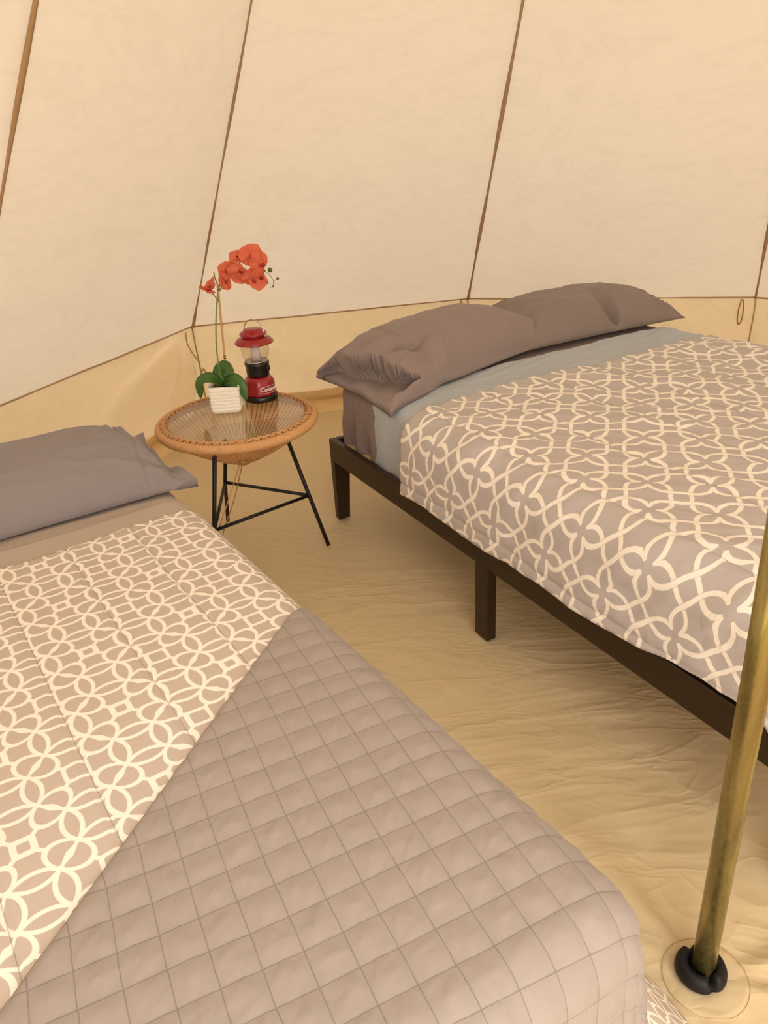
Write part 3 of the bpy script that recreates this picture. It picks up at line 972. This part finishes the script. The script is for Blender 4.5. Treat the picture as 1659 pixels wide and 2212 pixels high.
# ------------------------------------------------------------------ left bed
LR = (-0.36, 0.62, -2.50, -0.44)
fl_ = tag(empty('bed_frame', (*LB.xy(-0.36, -0.44), 0), math.radians(-57.3 + 90)), 'low wooden frame hidden under the narrow bed with the ring print comforter', 'bed frame')
def lbox(name, s0, s1, t0, t1, z0, z1, mat=M_WOOD, bev=0.002):
    bm = bmesh.new(); box_bm(bm, s0, s1, t0, t1, z0, z1, bev, 1)
    return bm_obj(name, bm, mat, fl_)
for s0 in (0.02, 0.90):
    for t0 in (0.05, 1.96):
        lbox('leg', s0, s0 + 0.05, t0, t0 + 0.05, 0, 0.20)
lbox('platform', 0.015, 0.955, 0.04, 2.02, 0.20, 0.255)
mL = slab('mattress', LB, (-0.345, 0.607, -2.49, -0.452), 0.257, 0.488, 0.04, M_SHEETT, None, lambda A, B, L: 0.002 * fbm(A * 3, B * 3, 2, 5), 80)
tag(mL, 'narrow mattress in a taupe sheet under the ring print comforter', 'mattress')

def hf_sheetL(S, T, over):
    return 0.003 + 0.004 * fbm(S * 1.5, T * 9, 3, 41) + 0.003 * ridge(S * 1.5, T * 13, 2, 44) * sstep(-1.9, -2.2, T)
P, UV = cloth_grid(LB, (-0.60, 0.86), (-2.46, -1.85), LR, 0.492, 0.05, 120, 80, 0.05, hf_sheetL)
shL = grid('flat_sheet', P, M_SHEETT, None, UV, solid=0.003)
tag(shL, 'smooth taupe sheet showing between pillow and ring print comforter', 'sheet')

def hf_comL(S, T, over):
    h = 0.012 + 0.005 * fbm(S * 2.0, T * 2.0, 3, 51)
    for s_ in (-0.2855, -0.109, 0.0675, 0.244, 0.4205):
        d_ = np.abs(S - s_ - 0.0 * pnoise(T * 2, s_ * 9, 3))
        h = h - 0.007 * np.exp(-(d_ / 0.006) ** 2) + 0.003 * np.exp(-(d_ / 0.03) ** 2)
    h = h + 0.006 * fbm(S * 5, T * 3, 2, 52) * sstep(0, 0.2, over)
    return h
def sh_comL(u, v, S, T):
    lo = -2.02 + 0.012 * np.sin(S * 8)
    T2 = lo + (-0.10 - lo) * v
    return S, T2
P, UV = cloth_grid(LB, (-0.66, 1.03), (0, 1), (-0.365, 0.625, -2.5, -0.435), 0.497, 0.065, 230, 220, 0.10, hf_comL, sh_comL, kick=0.6)
comL = grid('comforter', P, M_RING, None, UV, solid=0.007)
tag(comL, 'pale taupe comforter with cream overlapping ring print on the narrow bed', 'comforter')
# turned-back band of the comforter's plain reverse
def hf_band(S, T, over):
    return 0.010 + 0.003 * fbm(S * 2, T * 10, 3, 61)
def sh_band(u, v, S, T):
    lo = -2.125 + 0.012 * np.sin(S * 5); hi = -2.013 + 0.012 * np.sin(S * 8)
    return S, lo + (hi - lo) * v
P, UV = cloth_grid(LB, (-0.64, 0.93), (0, 1), (-0.365, 0.62, -2.5, -0.435), 0.497, 0.06, 140, 24, 0.20, hf_band, sh_band)
bn = grid('folded_band', P, M_SHEETT, comL, UV, solid=0.006)
tag(bn, 'plain taupe band at the head end')

# quilted blanket thrown diagonally over the foot end
SPQ = 0.0555
E_ = np.array([-0.79, 0.614]); Mv = np.array([0.614, 0.79]); G1 = np.array([-0.148, 0.989]); G2 = np.array([0.989, 0.148])
base = np.array([0.618, -1.385])
smax, tmax, smin = 0.86, -0.17, -0.62
rows = []
nq, npp = 300, 300
qmax = float((np.array([smax, tmax]) - base) @ Mv) - 0.002
q = np.linspace(0.0, qmax, nq)[:, None]
# row end points
s_of = lambda p: base[0] + Mv[0] * q + E_[0] * p
p0 = (base[0] + Mv[0] * q - smax) / (-E_[0])
p1s = (base[0] + Mv[0] * q - smin) / (-E_[0])
p1t = (tmax - base[1] - Mv[1] * q) / E_[1]
p1 = np.minimum(p1s, p1t)
pv = p0 + (p1 - p0) * np.linspace(0, 1, npp)[None, :]
S = base[0] + Mv[0] * q + E_[0] * pv; T = base[1] + Mv[1] * q + E_[1] * pv
# rounded tip of the blanket where the diagonal fold meets the side
ga = S * G1[0] + T * G1[1]; gb = S * G2[0] + T * G2[1]
ga = ga + 0.004 * fbm(S * 3, T * 3, 2, 71); gb = gb + 0.004 * fbm(S * 3 + 9, T * 3, 2, 72)
a, b, z, over = drape(S, T, (-0.37, 0.632, -2.5, -0.410), 0.518, 0.075, 0.13)
P = LB.arr(a, b, z)
fa = np.abs(ga / SPQ - np.round(ga / SPQ)); fb = np.abs(gb / SPQ - np.round(gb / SPQ))
puff = (np.clip(fa * 2, 0, 1) ** 0.42) * (np.clip(fb * 2, 0, 1) ** 0.42)
cellr = pnoise(np.floor(ga / SPQ + 0.5) * 0.73 + 0.3, np.floor(gb / SPQ + 0.5) * 0.61 + 0.7, 5)
wrk = 0.0018 * ridge((ga + gb) * 22, (ga - gb) * 9, 2, 73)
h = 0.004 + 0.0046 * puff * (1 + 0.5 * cellr) + wrk * puff + 0.004 * fbm(S * 3, T * 3, 2, 74)
h = h * sstep(-0.002, 0.012, np.broadcast_to(q, h.shape)) ** 0.5
P = displace(P, h)
blk = grid('blanket', P, M_QUILT, None, np.stack([ga / SPQ, gb / SPQ], -1), solid=0.006)
tag(blk, 'taupe quilted blanket laid diagonally over the foot of the narrow bed', 'blanket')

pillow('pillow', LB, 0.23, -2.42, 0.492, 0, 0.455, 0.245, 0.165, M_PILL, 'cool grey pillow on the narrow bed beside the side table', 5, flap=(0.80, 1, -0.02, 0.3), hem=0.72, n=150)

# ------------------------------------------------------------------ side table
TX, TY, TZ, TR = -0.51, 2.69, 0.545, 0.275
tb = tag(empty('side_table', (TX, TY, 0)), 'round woven cord side table with glass top and black steel legs', 'side table')
def rel(p): return (p[0] - TX, p[1] - TY, p[2])
# wrapped rim: ribbed torus
V, F = [], []
nm_, ns_ = 1040, 12
for i in range(nm_):
    a = 2 * math.pi * i / nm_
    rr = 0.0168 + (0.0012 if i % 4 in (0, 1) else -0.0006)
    for k in range(ns_):
        q_ = 2 * math.pi * k / ns_
        R_ = TR + rr * math.cos(q_)
        V.append((R_ * math.cos(a), R_ * math.sin(a), TZ - 0.009 + rr * math.sin(q_)))
for i in range(nm_):
    for k in range(ns_):
        j = (i + 1) % nm_
        F.append((i * ns_ + k, j * ns_ + k, j * ns_ + (k + 1) % ns_, i * ns_ + (k + 1) % ns_))
rim = mesh('rim', V, F, M_RATTAN, tb)
# braided stitches along the inner top of the rim
bm_v, bm_f = [], []
def add_tube(pts, r, seg=5):
    o0 = len(bm_v)
    n = len(pts); pts = [Vector(p) for p in pts]
    for i, p in enumerate(pts):
        t = (pts[min(i + 1, n - 1)] - pts[max(i - 1, 0)]).normalized()
        a = Vector((0, 0, 1)); a = (a - t * a.dot(t)).normalized() if abs(t.z) < 0.95 else Vector((1, 0, 0))
        b = t.cross(a)
        for k in range(seg):
            q_ = 2 * math.pi * k / seg
            bm_v.append(p + (a * math.cos(q_) + b * math.sin(q_)) * r)
    for i in range(n - 1):
        for k in range(seg):
            bm_f.append((o0 + i * seg + k, o0 + i * seg + (k + 1) % seg, o0 + (i + 1) * seg + (k + 1) % seg, o0 + (i + 1) * seg + k))
NB = 62
for i in range(NB):
    a = 2 * math.pi * i / NB; da = 2 * math.pi / NB
    for sgn in (1, -1):
        pts = []
        for t in np.linspace(0, 1, 7):
            rad = TR - 0.004 - 0.020 * t if sgn > 0 else TR - 0.024 + 0.020 * t
            aa = a + da * (1.7 * t)
            pts.append((rad * math.cos(aa), rad * math.sin(aa), TZ + 0.0085 + 0.005 * math.sin(math.pi * t) - (0.006 if rad < TR - 0.018 else 0)))
        add_tube(pts, 0.0027)
braid = mesh('braid', bm_v, bm_f, M_RATTAN, tb)
tag(braid, kind='stuff')
# cords running down to the small ring
RB0, ZB = 0.020, 0.372
pts = [(TR - 0.012, 0, TZ - 0.020), (TR * 0.72, 0, TZ - 0.020 - (TZ - 0.02 - ZB) * 0.36), (TR * 0.36, 0, TZ - 0.02 - (TZ - 0.02 - ZB) * 0.75), (RB0, 0, ZB)]
cd = tube('cord', smooth_path(pts, 3), 0.0019, M_RATTAN, tb, seg=6)
for i in range(1, 76):
    c_ = cd.copy(); COL.objects.link(c_); c_.parent = tb; c_.rotation_euler = (0, 0, 2 * math.pi * i / 76 + 0.008 * math.sin(i * 5.1))
tube('base_ring', [(RB0 * math.cos(t), RB0 * math.sin(t), ZB) for t in np.linspace(0, 2 * math.pi, 24, endpoint=False)], 0.0045, M_RATTAND, tb, seg=8, closed=True)
lathe('glass_top', [(0.0, TZ + 0.004), (TR - 0.030, TZ + 0.004), (TR - 0.027, TZ + 0.007), (TR - 0.030, TZ + 0.010), (0.0, TZ + 0.010)], M_GLASS, tb, seg=72, smooth=False)
legs_ = [((-0.225, 2.685, 0.0), (-0.285, 2.732, 0.2), (-0.352, 2.784, 0.425)),
         ((-0.662, 2.955, 0.0), (-0.637, 2.903, 0.2), (-0.588, 2.81, 0.42)),
         ((-0.616, 2.425, 0.0), (-0.612, 2.487, 0.2), (-0.562, 2.475, 0.505))]
for f_, j_, t_ in legs_:
    tube('leg', [rel(f_), rel(j_), rel(t_)], 0.0078, M_BLACK, tb, seg=10)
for i in range(3):
    tube('stretcher', [rel(legs_[i][1]), rel(legs_[(i + 1) % 3][1])], 0.0065, M_BLACK, tb, seg=10)
tube('loose_cord', [rel(p) for p in smooth_path([(-0.525, 2.675, 0.365), (-0.565, 2.63, 0.27), (-0.61, 2.56, 0.17), (-0.63, 2.50, 0.09)])], 0.0022, M_RATTAN, tb, seg=6)
tube('loose_cord', [rel(p) for p in smooth_path([(-0.515, 2.675, 0.365), (-0.55, 2.64, 0.26), (-0.59, 2.57, 0.17), (-0.618, 2.51, 0.10)])], 0.0022, M_RATTAND, tb, seg=6)

# ------------------------------------------------------------------ lantern
GZ = TZ + 0.0105
M_RED = m_plain('red enamel', rgb(150, 26, 30), 0.32, spec=0.5, coat=0.3)
M_LBLK = m_plain('black plastic', rgb(22, 20, 19), 0.35, spec=0.5)
M_WHT = m_plain('frosted white tube', rgb(232, 224, 226), 0.4)
M_CHR = m_plain('chrome', rgb(205, 200, 195), 0.15, 1.0)
M_REFL = m_plain('reflector', rgb(210, 200, 185), 0.3, 0.6)
LX, LY = -0.440, 2.868
ln = tag(empty('lantern', (LX, LY, GZ)), 'red and black camping lantern with clear globe and wire handle', 'lantern')
lathe('foot', [(0, 0), (0.060, 0), (0.064, 0.003), (0.064, 0.020), (0.061, 0.023), (0, 0.023)], M_LBLK, ln)
# body: softly octagonal
V, F = [], []
prof = [(0.0, 0.0235), (0.0585, 0.0235), (0.0595, 0.03), (0.0565, 0.062), (0.055, 0.074), (0.049, 0.085), (0.040, 0.092), (0.0, 0.0925)]
for r_, z_ in prof:
    for k in range(64):
        a = 2 * math.pi * k / 64
        oc = 1 + 0.022 * math.cos(8 * a)
        V.append((r_ * oc * math.cos(a), r_ * oc * math.sin(a), z_))
for i in range(len(prof) - 1):
    for k in range(64):
        F.append((i * 64 + k, i * 64 + (k + 1) % 64, (i + 1) * 64 + (k + 1) % 64, (i + 1) * 64 + k))
mesh('body', V, F, M_RED, ln)
lathe('collar', [(0, 0.093), (0.041, 0.093), (0.0425, 0.10), (0.0435, 0.130), (0.0455, 0.134), (0.046, 0.146), (0.043, 0.147), (0, 0.1435)], M_LBLK, ln)
lathe('reflector', [(0, 0.1475), (0.040, 0.1475), (0.0435, 0.1485), (0.0435, 0.151), (0.0405, 0.1515), (0.039, 0.149), (0, 0.149)], M_REFL, ln)
lathe('light_tube', [(0, 0.150), (0.0185, 0.150), (0.0170, 0.206), (0, 0.206)], M_WHT, ln, seg=32)
gp = [(0.041, 0.1525), (0.0475, 0.165), (0.052, 0.19), (0.0535, 0.212), (0.052, 0.222)]
g_o = lathe('globe', gp + [(r_ - 0.0015, z_) for r_, z_ in gp[::-1]], M_GLOBE, ln, seg=48)
lathe('lid', [(0, 0.206), (0.019, 0.206), (0.020, 0.2125), (0.060, 0.213), (0.0715, 0.217), (0.072, 0.2205), (0.062, 0.232), (0.050, 0.2385), (0.040, 0.241), (0.038, 0.247), (0.049, 0.2475), (0.0505, 0.250), (0.0475, 0.256), (0.036, 0.261), (0.034, 0.267), (0.020, 0.270), (0, 0.2705)], M_RED, ln)
arc = [(0.040 * math.cos(a) * 1.0 + 0.004, -0.022 * math.cos(a), 0.243 + 0.058 * math.sin(a) ** 0.8 if math.sin(a) > 0 else 0.243) for a in np.linspace(math.pi, 0, 22)]
tube('handle', arc, 0.0019, M_CHR, ln, seg=8)
for a in (0, 1):
    p = arc[0] if a == 0 else arc[-1]
    lathe('pivot', [(0, -0.004), (0.004, -0.004), (0.004, 0.004), (0, 0.004)], M_CHR, ln, seg=10, loc=p)
bm = bmesh.new(); box_bm(bm, 0.038, 0.0495, -0.010, 0.010, 0.112, 0.132, 0.003)
sw = bm_obj('switch', bm, M_LBLK, ln, True)
sw.rotation_euler = (0, 0, math.radians(-20))
# raised wordmark bent round the body
fc = bpy.data.curves.new('wordmark', 'FONT'); fc.body = 'Coleman'; fc.size = 0.022; fc.extrude = 0.0004; fc.align_x = 'CENTER'; fc.shear = 0.25; fc.offset = 0.0004
fo = bpy.data.objects.new('wordmark_tmp', fc); COL.objects.link(fo)
dg = bpy.context.evaluated_depsgraph_get()
me = bpy.data.meshes.new_from_object(fo.evaluated_get(dg))
bpy.data.objects.remove(fo)
A0 = math.radians(-44)
def bend(x, y, z):
    r_ = 0.0605 - (y + 0.004) * 0.09 + z
    aa = A0 + x / 0.0585
    return (r_ * math.cos(aa), r_ * math.sin(aa), 0.043 + y)
for v in me.vertices:
    v.co = bend(*v.co)
wm = link('wordmark', me, m_plain('white print', rgb(238, 226, 220), 0.5), ln)
tag(wm, 'white lettering')
bd = []
for t in np.linspace(0, 1, 40, endpoint=False):
    a = 2 * math.pi * t
    x = 0.038 * np.sign(math.cos(a)) * abs(math.cos(a)) ** 0.35; y = 0.0055 + 0.0125 * np.sign(math.sin(a)) * abs(math.sin(a)) ** 0.35
    bd.append(bend(x, y, 0.0004))
bo = tube('wordmark_border', bd, 0.0007, wm.data.materials[0], ln, seg=5, closed=True)

# ------------------------------------------------------------------ potted orchid
k_ = 0.9247
def sc(p): return (p[0] * k_, p[1] * k_, 1.5 - k_ * (1.5 - p[2]))
OX, OY = -0.552, 2.770
oc = tag(empty('potted_orchid', (OX, OY, GZ)), 'artificial red orchid in a white square woven-texture pot', 'orchid')
def orel(p):
    q_ = sc(p); return (q_[0] - OX, q_[1] - OY, q_[2] - GZ)
# pot: rounded square lathe with pressed weave
def m_pot():
    N = NT('white ceramic')
    b = N.bsdf(rgb(246, 240, 226), 0.45, spec=0.5, nrm=N.bump(N.noise(N.obj(), 90, 3), 0.1, 0.002))
    return N.done(b.outputs[0])
NP_, NZ = 160, 44
V, F = [], []
zz = list(np.linspace(0, 0.100, NZ))
for zi in zz:
    hw_ = 0.0535 + 0.003 * zi / 0.1
    edge = min(1.0, zi / 0.010, (0.100 - zi) / 0.008 + 0.35)
    hw_ -= 0.006 * (1 - min(1, edge)) ** 1.5
    for k in range(NP_):
        a = 2 * math.pi * k / NP_ + math.pi / 4
        ca, sa = math.cos(a), math.sin(a)
        rr = hw_ / (abs(ca) ** 9 + abs(sa) ** 9) ** (1 / 9)
        d_ = 0.0034 * (0.5 + 0.5 * math.sin(zi * 520)) * (0.5 + 0.5 * math.sin((ca if abs(sa) > abs(ca) else sa) * rr * 480 + (math.pi if int(zi * 83) % 2 else 0))) * min(1, edge)
        V.append(((rr + d_) * ca, (rr + d_) * sa, zi))
for i in range(NZ - 1):
    for k in range(NP_):
        F.append((i * NP_ + k, i * NP_ + (k + 1) % NP_, (i + 1) * NP_ + (k + 1) % NP_, (i + 1) * NP_ + k))
F.append(tuple(range(NP_))[::-1])
o0 = len(V)
for (sc_, zz_) in ((0.90, 0.1), (0.88, 0.085)):
    for k in range(NP_):
        a = 2 * math.pi * k / NP_ + math.pi / 4
        ca, sa = math.cos(a), math.sin(a)
        rr = 0.052 * sc_ / (abs(ca) ** 9 + abs(sa) ** 9) ** (1 / 9)
        V.append((rr * ca, rr * sa, zz_))
for k in range(NP_):
    k2 = (k + 1) % NP_
    F.append(((NZ - 1) * NP_ + k, (NZ - 1) * NP_ + k2, o0 + k2, o0 + k))
    F.append((o0 + k, o0 + k2, o0 + NP_ + k2, o0 + NP_ + k))
pot = mesh('pot', V, F, m_pot(), oc); pot.rotation_euler = (0, 0, math.radians(3))
soil = lathe('moss', [(0, 0.088), (0.040, 0.086), (0.045, 0.0845)], m_plain('dark moss', rgb(60, 58, 34), 0.95, bump=0.6, var=0.3), oc, seg=24)
M_LEAF = m_plain('dark green leaf', rgb(60, 98, 36), 0.42, spec=0.45, var=0.2, bscale=30)
M_STEM = m_plain('green stem', rgb(118, 140, 60), 0.5, var=0.1)
M_STAKE = m_plain('bamboo stake', rgb(196, 156, 104), 0.6, var=0.1)
M_NODE = m_plain('dark node', rgb(90, 56, 34), 0.6)
M_BUD = m_plain('olive green bud', rgb(92, 98, 44), 0.5, var=0.15)
def m_petal():
    N = NT('red orange petal')
    vec, u, v = N.uv()
    vein = N.n('ShaderNodeTexWave'); vein.inputs['Scale'].default_value = 3.5; vein.inputs['Distortion'].default_value = 1.5
    N.l(vec, vein.inputs[0])
    c = N.mix(N.M('MULTIPLY', vein.outputs[1], 0.4), rgb(238, 132, 100), rgb(214, 100, 76))
    d = N.bsdf(c, 0.6, spec=0.3)
    t = N.n('ShaderNodeBsdfTranslucent'); N.l(c, t.inputs[0])
    mx = N.n('ShaderNodeMixShader'); mx.inputs[0].default_value = 0.35
    N.l(d.outputs[0], mx.inputs[1]); N.l(t.outputs[0], mx.inputs[2])
    return N.done(mx.outputs[0])
M_PET = m_petal()
def leaf(pts, width, name='leaf', mat=None, cup=0.25, nrm_hint=(0, 0, 1)):
    path = smooth_path(pts, 6)
    n = len(path); m_ = 9
    P = np.zeros((n, m_, 3)); UV = np.zeros((n, m_, 2))
    for i, p in enumerate(path):
        t = i / (n - 1)
        tg = np.array(path[min(i + 1, n - 1)]) - np.array(path[max(i - 1, 0)]); tg /= np.linalg.norm(tg)
        h_ = np.array(nrm_hint, float); sdv = np.cross(tg, h_); sdv /= np.linalg.norm(sdv) + 1e-9
        nn_ = np.cross(sdv, tg)
        w_ = width * (math.sin(math.pi * min(1, 0.10 + 0.9 * t) ** 0.85)) ** 0.6 if t < 1 else 0.0005
        for j in range(m_):
            x = (j / (m_ - 1) - 0.5) * 2
            P[i, j] = np.array(p) + sdv * w_ * x + nn_ * cup * w_ * (x * x - 0.0)
            UV[i, j] = (x, t)
    return grid(name, P, mat or M_LEAF, oc, UV, solid=0.0015)
# leaves (relative to pot base, metres)
leaf([(-0.005, -0.01, 0.088), (-0.035, -0.03, 0.125), (-0.075, -0.035, 0.120), (-0.088, -0.03, 0.055)], 0.027, nrm_hint=(0, -0.5, 1))
leaf([(0.0, 0.0, 0.088), (-0.005, 0.005, 0.125), (0.01, 0.0, 0.155), (0.042, -0.012, 0.135)], 0.034, nrm_hint=(0, -1, 0.5))
leaf([(0.0, -0.01, 0.09), (0.03, -0.025, 0.118), (0.062, -0.03, 0.095), (0.078, -0.03, 0.04)], 0.028, nrm_hint=(0, -0.6, 1))
leaf([(0.0, -0.01, 0.088), (0.012, -0.035, 0.105), (0.035, -0.048, 0.108), (0.055, -0.054, 0.098)], 0.018, nrm_hint=(0, -0.3, 1))
# stems
gs = [orel(p) for p in [(-0.605, 3.0, 0.575), (-0.610, 3.0, 0.66), (-0.605, 3.0, 0.75), (-0.590, 3.0, 0.85), (-0.565, 3.0, 0.95), (-0.535, 3.0, 0.985), (-0.50, 3.0, 1.012), (-0.465, 3.0, 1.045), (-0.42, 3.0, 1.055), (-0.40, 3.0, 1.03), (-0.385, 3.0, 1.0)]]
stem = tube('stem', smooth_path(gs, 6), 0.0026, M_STEM, oc, seg=8)
st_pts = [orel((-0.588, 3.01, 0.585)), orel((-0.578, 3.005, 0.78)), orel((-0.567, 3.0, 0.965))]
stake = tube('stake', smooth_path(st_pts, 5), 0.0038, M_STAKE, oc, seg=8)
for dz in (0.0, 0.009):
    p = Vector(st_pts[0]).lerp(Vector(st_pts[1]), 0.50 + dz * 5)
    tube('node', [p - Vector((0, 0, 0.002)), p + Vector((0, 0, 0.002))], 0.0046, M_NODE, oc, seg=10)
tube('tie', [Vector(orel((-0.5635, 2.998, 0.945))) + Vector((0, 0, d_)) for d_ in (-0.004, 0.004)], 0.0062, M_STEM, oc, seg=10)
# second short spike to the left
tube('stem', smooth_path([orel(p) for p in [(-0.572, 3.0, 0.90), (-0.585, 2.995, 0.925), (-0.60, 2.99, 0.945)]], 5), 0.0018, M_STEM, oc, seg=6)
tube('stem', smooth_path([orel(p) for p in [(-0.563, 3.0, 0.95), (-0.573, 3.0, 0.985), (-0.575, 3.0, 1.01)]], 5), 0.0022, M_STEM, oc, seg=6)
# petals: one mesh per kind, shared by every flower
def petal_mesh(L_, W_, cup, name, lobe=0.0):
    n, m_ = 12, 11
    P = []; UV = []
    for i in range(n):
        t = i / (n - 1)
        w_ = W_ * math.sin(math.pi * (0.06 + 0.93 * t) ** 0.8) ** 0.42
        for j in range(m_):
            x = (j / (m_ - 1) - 0.5) * 2
            P.append((w_ * x, L_ * t * (1 - 0.12 * x * x * t), cup * (t ** 1.5) * L_ + 0.12 * w_ * math.sin(x * 5 + t * 4) - 0.15 * w_ * x * x))
            UV.append((x * 2, t * 2))
    me = bpy.data.meshes.new(name)
    me.from_pydata(P, [], grid_faces(n, m_))
    l = me.uv_layers.new(name='UVMap')
    for lp in me.loops: l.data[lp.index].uv = UV[lp.vertex_index]
    me.polygons.foreach_set('use_smooth', [True] * len(me.polygons))
    me.materials.append(M_PET)
    return me
PM_W = petal_mesh(0.029, 0.0215, 0.15, 'wide petal')
PM_N = petal_mesh(0.025, 0.0115, -0.05, 'narrow petal')
PM_L = petal_mesh(0.012, 0.006, 0.9, 'lip')
M_LIP2 = m_plain('dark red lip', rgb(150, 30, 30), 0.5)
PM_L.materials.clear(); PM_L.materials.append(M_LIP2)
def flower(px, py, pz, face, roll=0.0, s=1.0):
    f = bpy.data.objects.new('flower', None); COL.objects.link(f); f.parent = oc
    f.empty_display_size = 0.01
    f.location = orel((px, py, pz))
    z = Vector(face).normalized()
    q_ = z.to_track_quat('Z', 'Y')
    f.rotation_mode = 'QUATERNION'
    f.rotation_quaternion = q_ @ Vector((0, 0, 1)).rotation_difference(Vector((0, 0, 1))) @ Matrix.Rotation(roll, 4, 'Z').to_quaternion()
    f.scale = (s, s, s)
    for me_, ang, nm2 in ((PM_W, 70, 'petal'), (PM_W, -70, 'petal'), (PM_N, 0, 'sepal'), (PM_N, 140, 'sepal'), (PM_N, -140, 'sepal'), (PM_L, 180, 'lip')):
        p = bpy.data.objects.new(nm2, me_); COL.objects.link(p); p.parent = f
        p.rotation_euler = (0, 0, math.radians(ang)); p.location = (0, 0, 0.0015 if nm2 == 'petal' else 0.0)
FL = [(-0.520, 2.985, 1.020, (-0.3, -0.5, 0.6), 0.3, 0.95), (-0.530, 2.96, 0.985, (-0.6, -0.6, -0.2), 1.2, 0.95),
      (-0.470, 2.985, 1.060, (-0.1, -0.4, 0.9), 0.0, 1.0), (-0.478, 2.955, 1.010, (0.1, -0.9, -0.3), 2.2, 1.0),
      (-0.428, 2.975, 1.065, (0.2, -0.9, 0.4), 0.4, 1.05), (-0.400, 2.965, 1.035, (0.6, -0.8, 0.1), 1.0, 1.05),
      (-0.425, 2.95, 0.992, (0.2, -0.9, -0.4), 0.2, 1.0), (-0.458, 2.99, 0.990, (0.0, -0.6, -0.8), 0.7, 0.85), (-0.408, 2.955, 0.985, (0.3, -1, -0.2), 1.9, 1.0),
      (-0.590, 2.985, 0.965, (-0.7, -0.5, 0.5), 0.8, 0.8), (-0.603, 2.985, 0.950, (-0.5, -0.3, -0.9), 0.1, 0.9)]
for a in FL: flower(*a[:5], a[5] * 1.42)
# buds on fine twigs
tw = [(-0.385, 3.0, 1.0), (-0.368, 3.0, 0.985), (-0.358, 3.0, 0.965), (-0.362, 3.0, 0.945)]
tube('twig', [orel(p) for p in tw], 0.0010, M_STEM, oc, seg=6)
tube('twig', [orel(p) for p in ((-0.358, 3.0, 0.965), (-0.342, 3.0, 0.972))], 0.0009, M_STEM, oc, seg=6)
for p, r_ in (((-0.366, 2.995, 1.005), 0.0085), ((-0.342, 3.0, 0.973), 0.0048), ((-0.382, 2.99, 0.962), 0.0055), ((-0.363, 3.0, 0.944), 0.0033), ((-0.372, 3.0, 0.942), 0.002)):
    q_ = orel(p)
    prof = [(0.0, -1.0), (0.5, -0.85), (0.9, -0.4), (1.0, 0.05), (0.85, 0.55), (0.4, 0.95), (0.0, 1.05)]
    lathe('bud', [(max(a, 0) * r_, b * r_) for a, b in prof], M_BUD, oc, seg=14, loc=q_)

# ------------------------------------------------------------------ tent pole
tp = tag(empty('tent_pole', (0.563, 0.92, 0)), 'yellow-gold steel tent pole standing in a black rubber cup', 'pole')
tube('tube', [(-0.008, 0, 0.012), (-0.018, 0, 0.7), (-0.045, 0, 1.7), (-0.043, 0, 3.37)], 0.0215, M_POLE, tp, seg=40)
# rubber cup with a slot at the front and back
V, F = [], []
prof = [(0.0, 0.0), (0.044, 0.0), (0.0475, 0.006), (0.047, 0.016), (0.043, 0.026), (0.036, 0.031), (0.0275, 0.031), (0.0245, 0.026), (0.0235, 0.012), (0.0, 0.012)]
na = 96
for (r_, z_) in prof:
    for k in range(na):
        a = 2 * math.pi * k / na
        sl = math.exp(-((math.sin((a - math.radians(-80)) / 2)) / 0.085) ** 2) + math.exp(-((math.sin((a - math.radians(100)) / 2)) / 0.085) ** 2)
        zz_ = z_ - (z_ * 0.75) * min(sl, 1) if z_ > 0.014 else z_
        rr = r_ * (1 - 0.10 * min(sl, 1)) if r_ > 0.03 else r_
        V.append((rr * math.cos(a) - 0.012, rr * math.sin(a), zz_ + 0.001))
for i in range(len(prof) - 1):
    for k in range(na):
        F.append((i * na + k, i * na + (k + 1) % na, (i + 1) * na + (k + 1) % na, (i + 1) * na + k))
mesh('foot_cup', V, F, M_RUBBER, tp)

# black strap end lying at the right edge
st = tag(empty('strap', (0.82, 1.16, 0)), 'thin black cord end on the groundsheet right of the pole', 'cord')
tube('cord_end', smooth_path([(0.02, 0.085, 0.003), (0.028, 0.10, 0.005), (0.045, 0.098, 0.003), (0.08, 0.07, 0.003)], 5), 0.0022, M_RUBBER, st, seg=6)
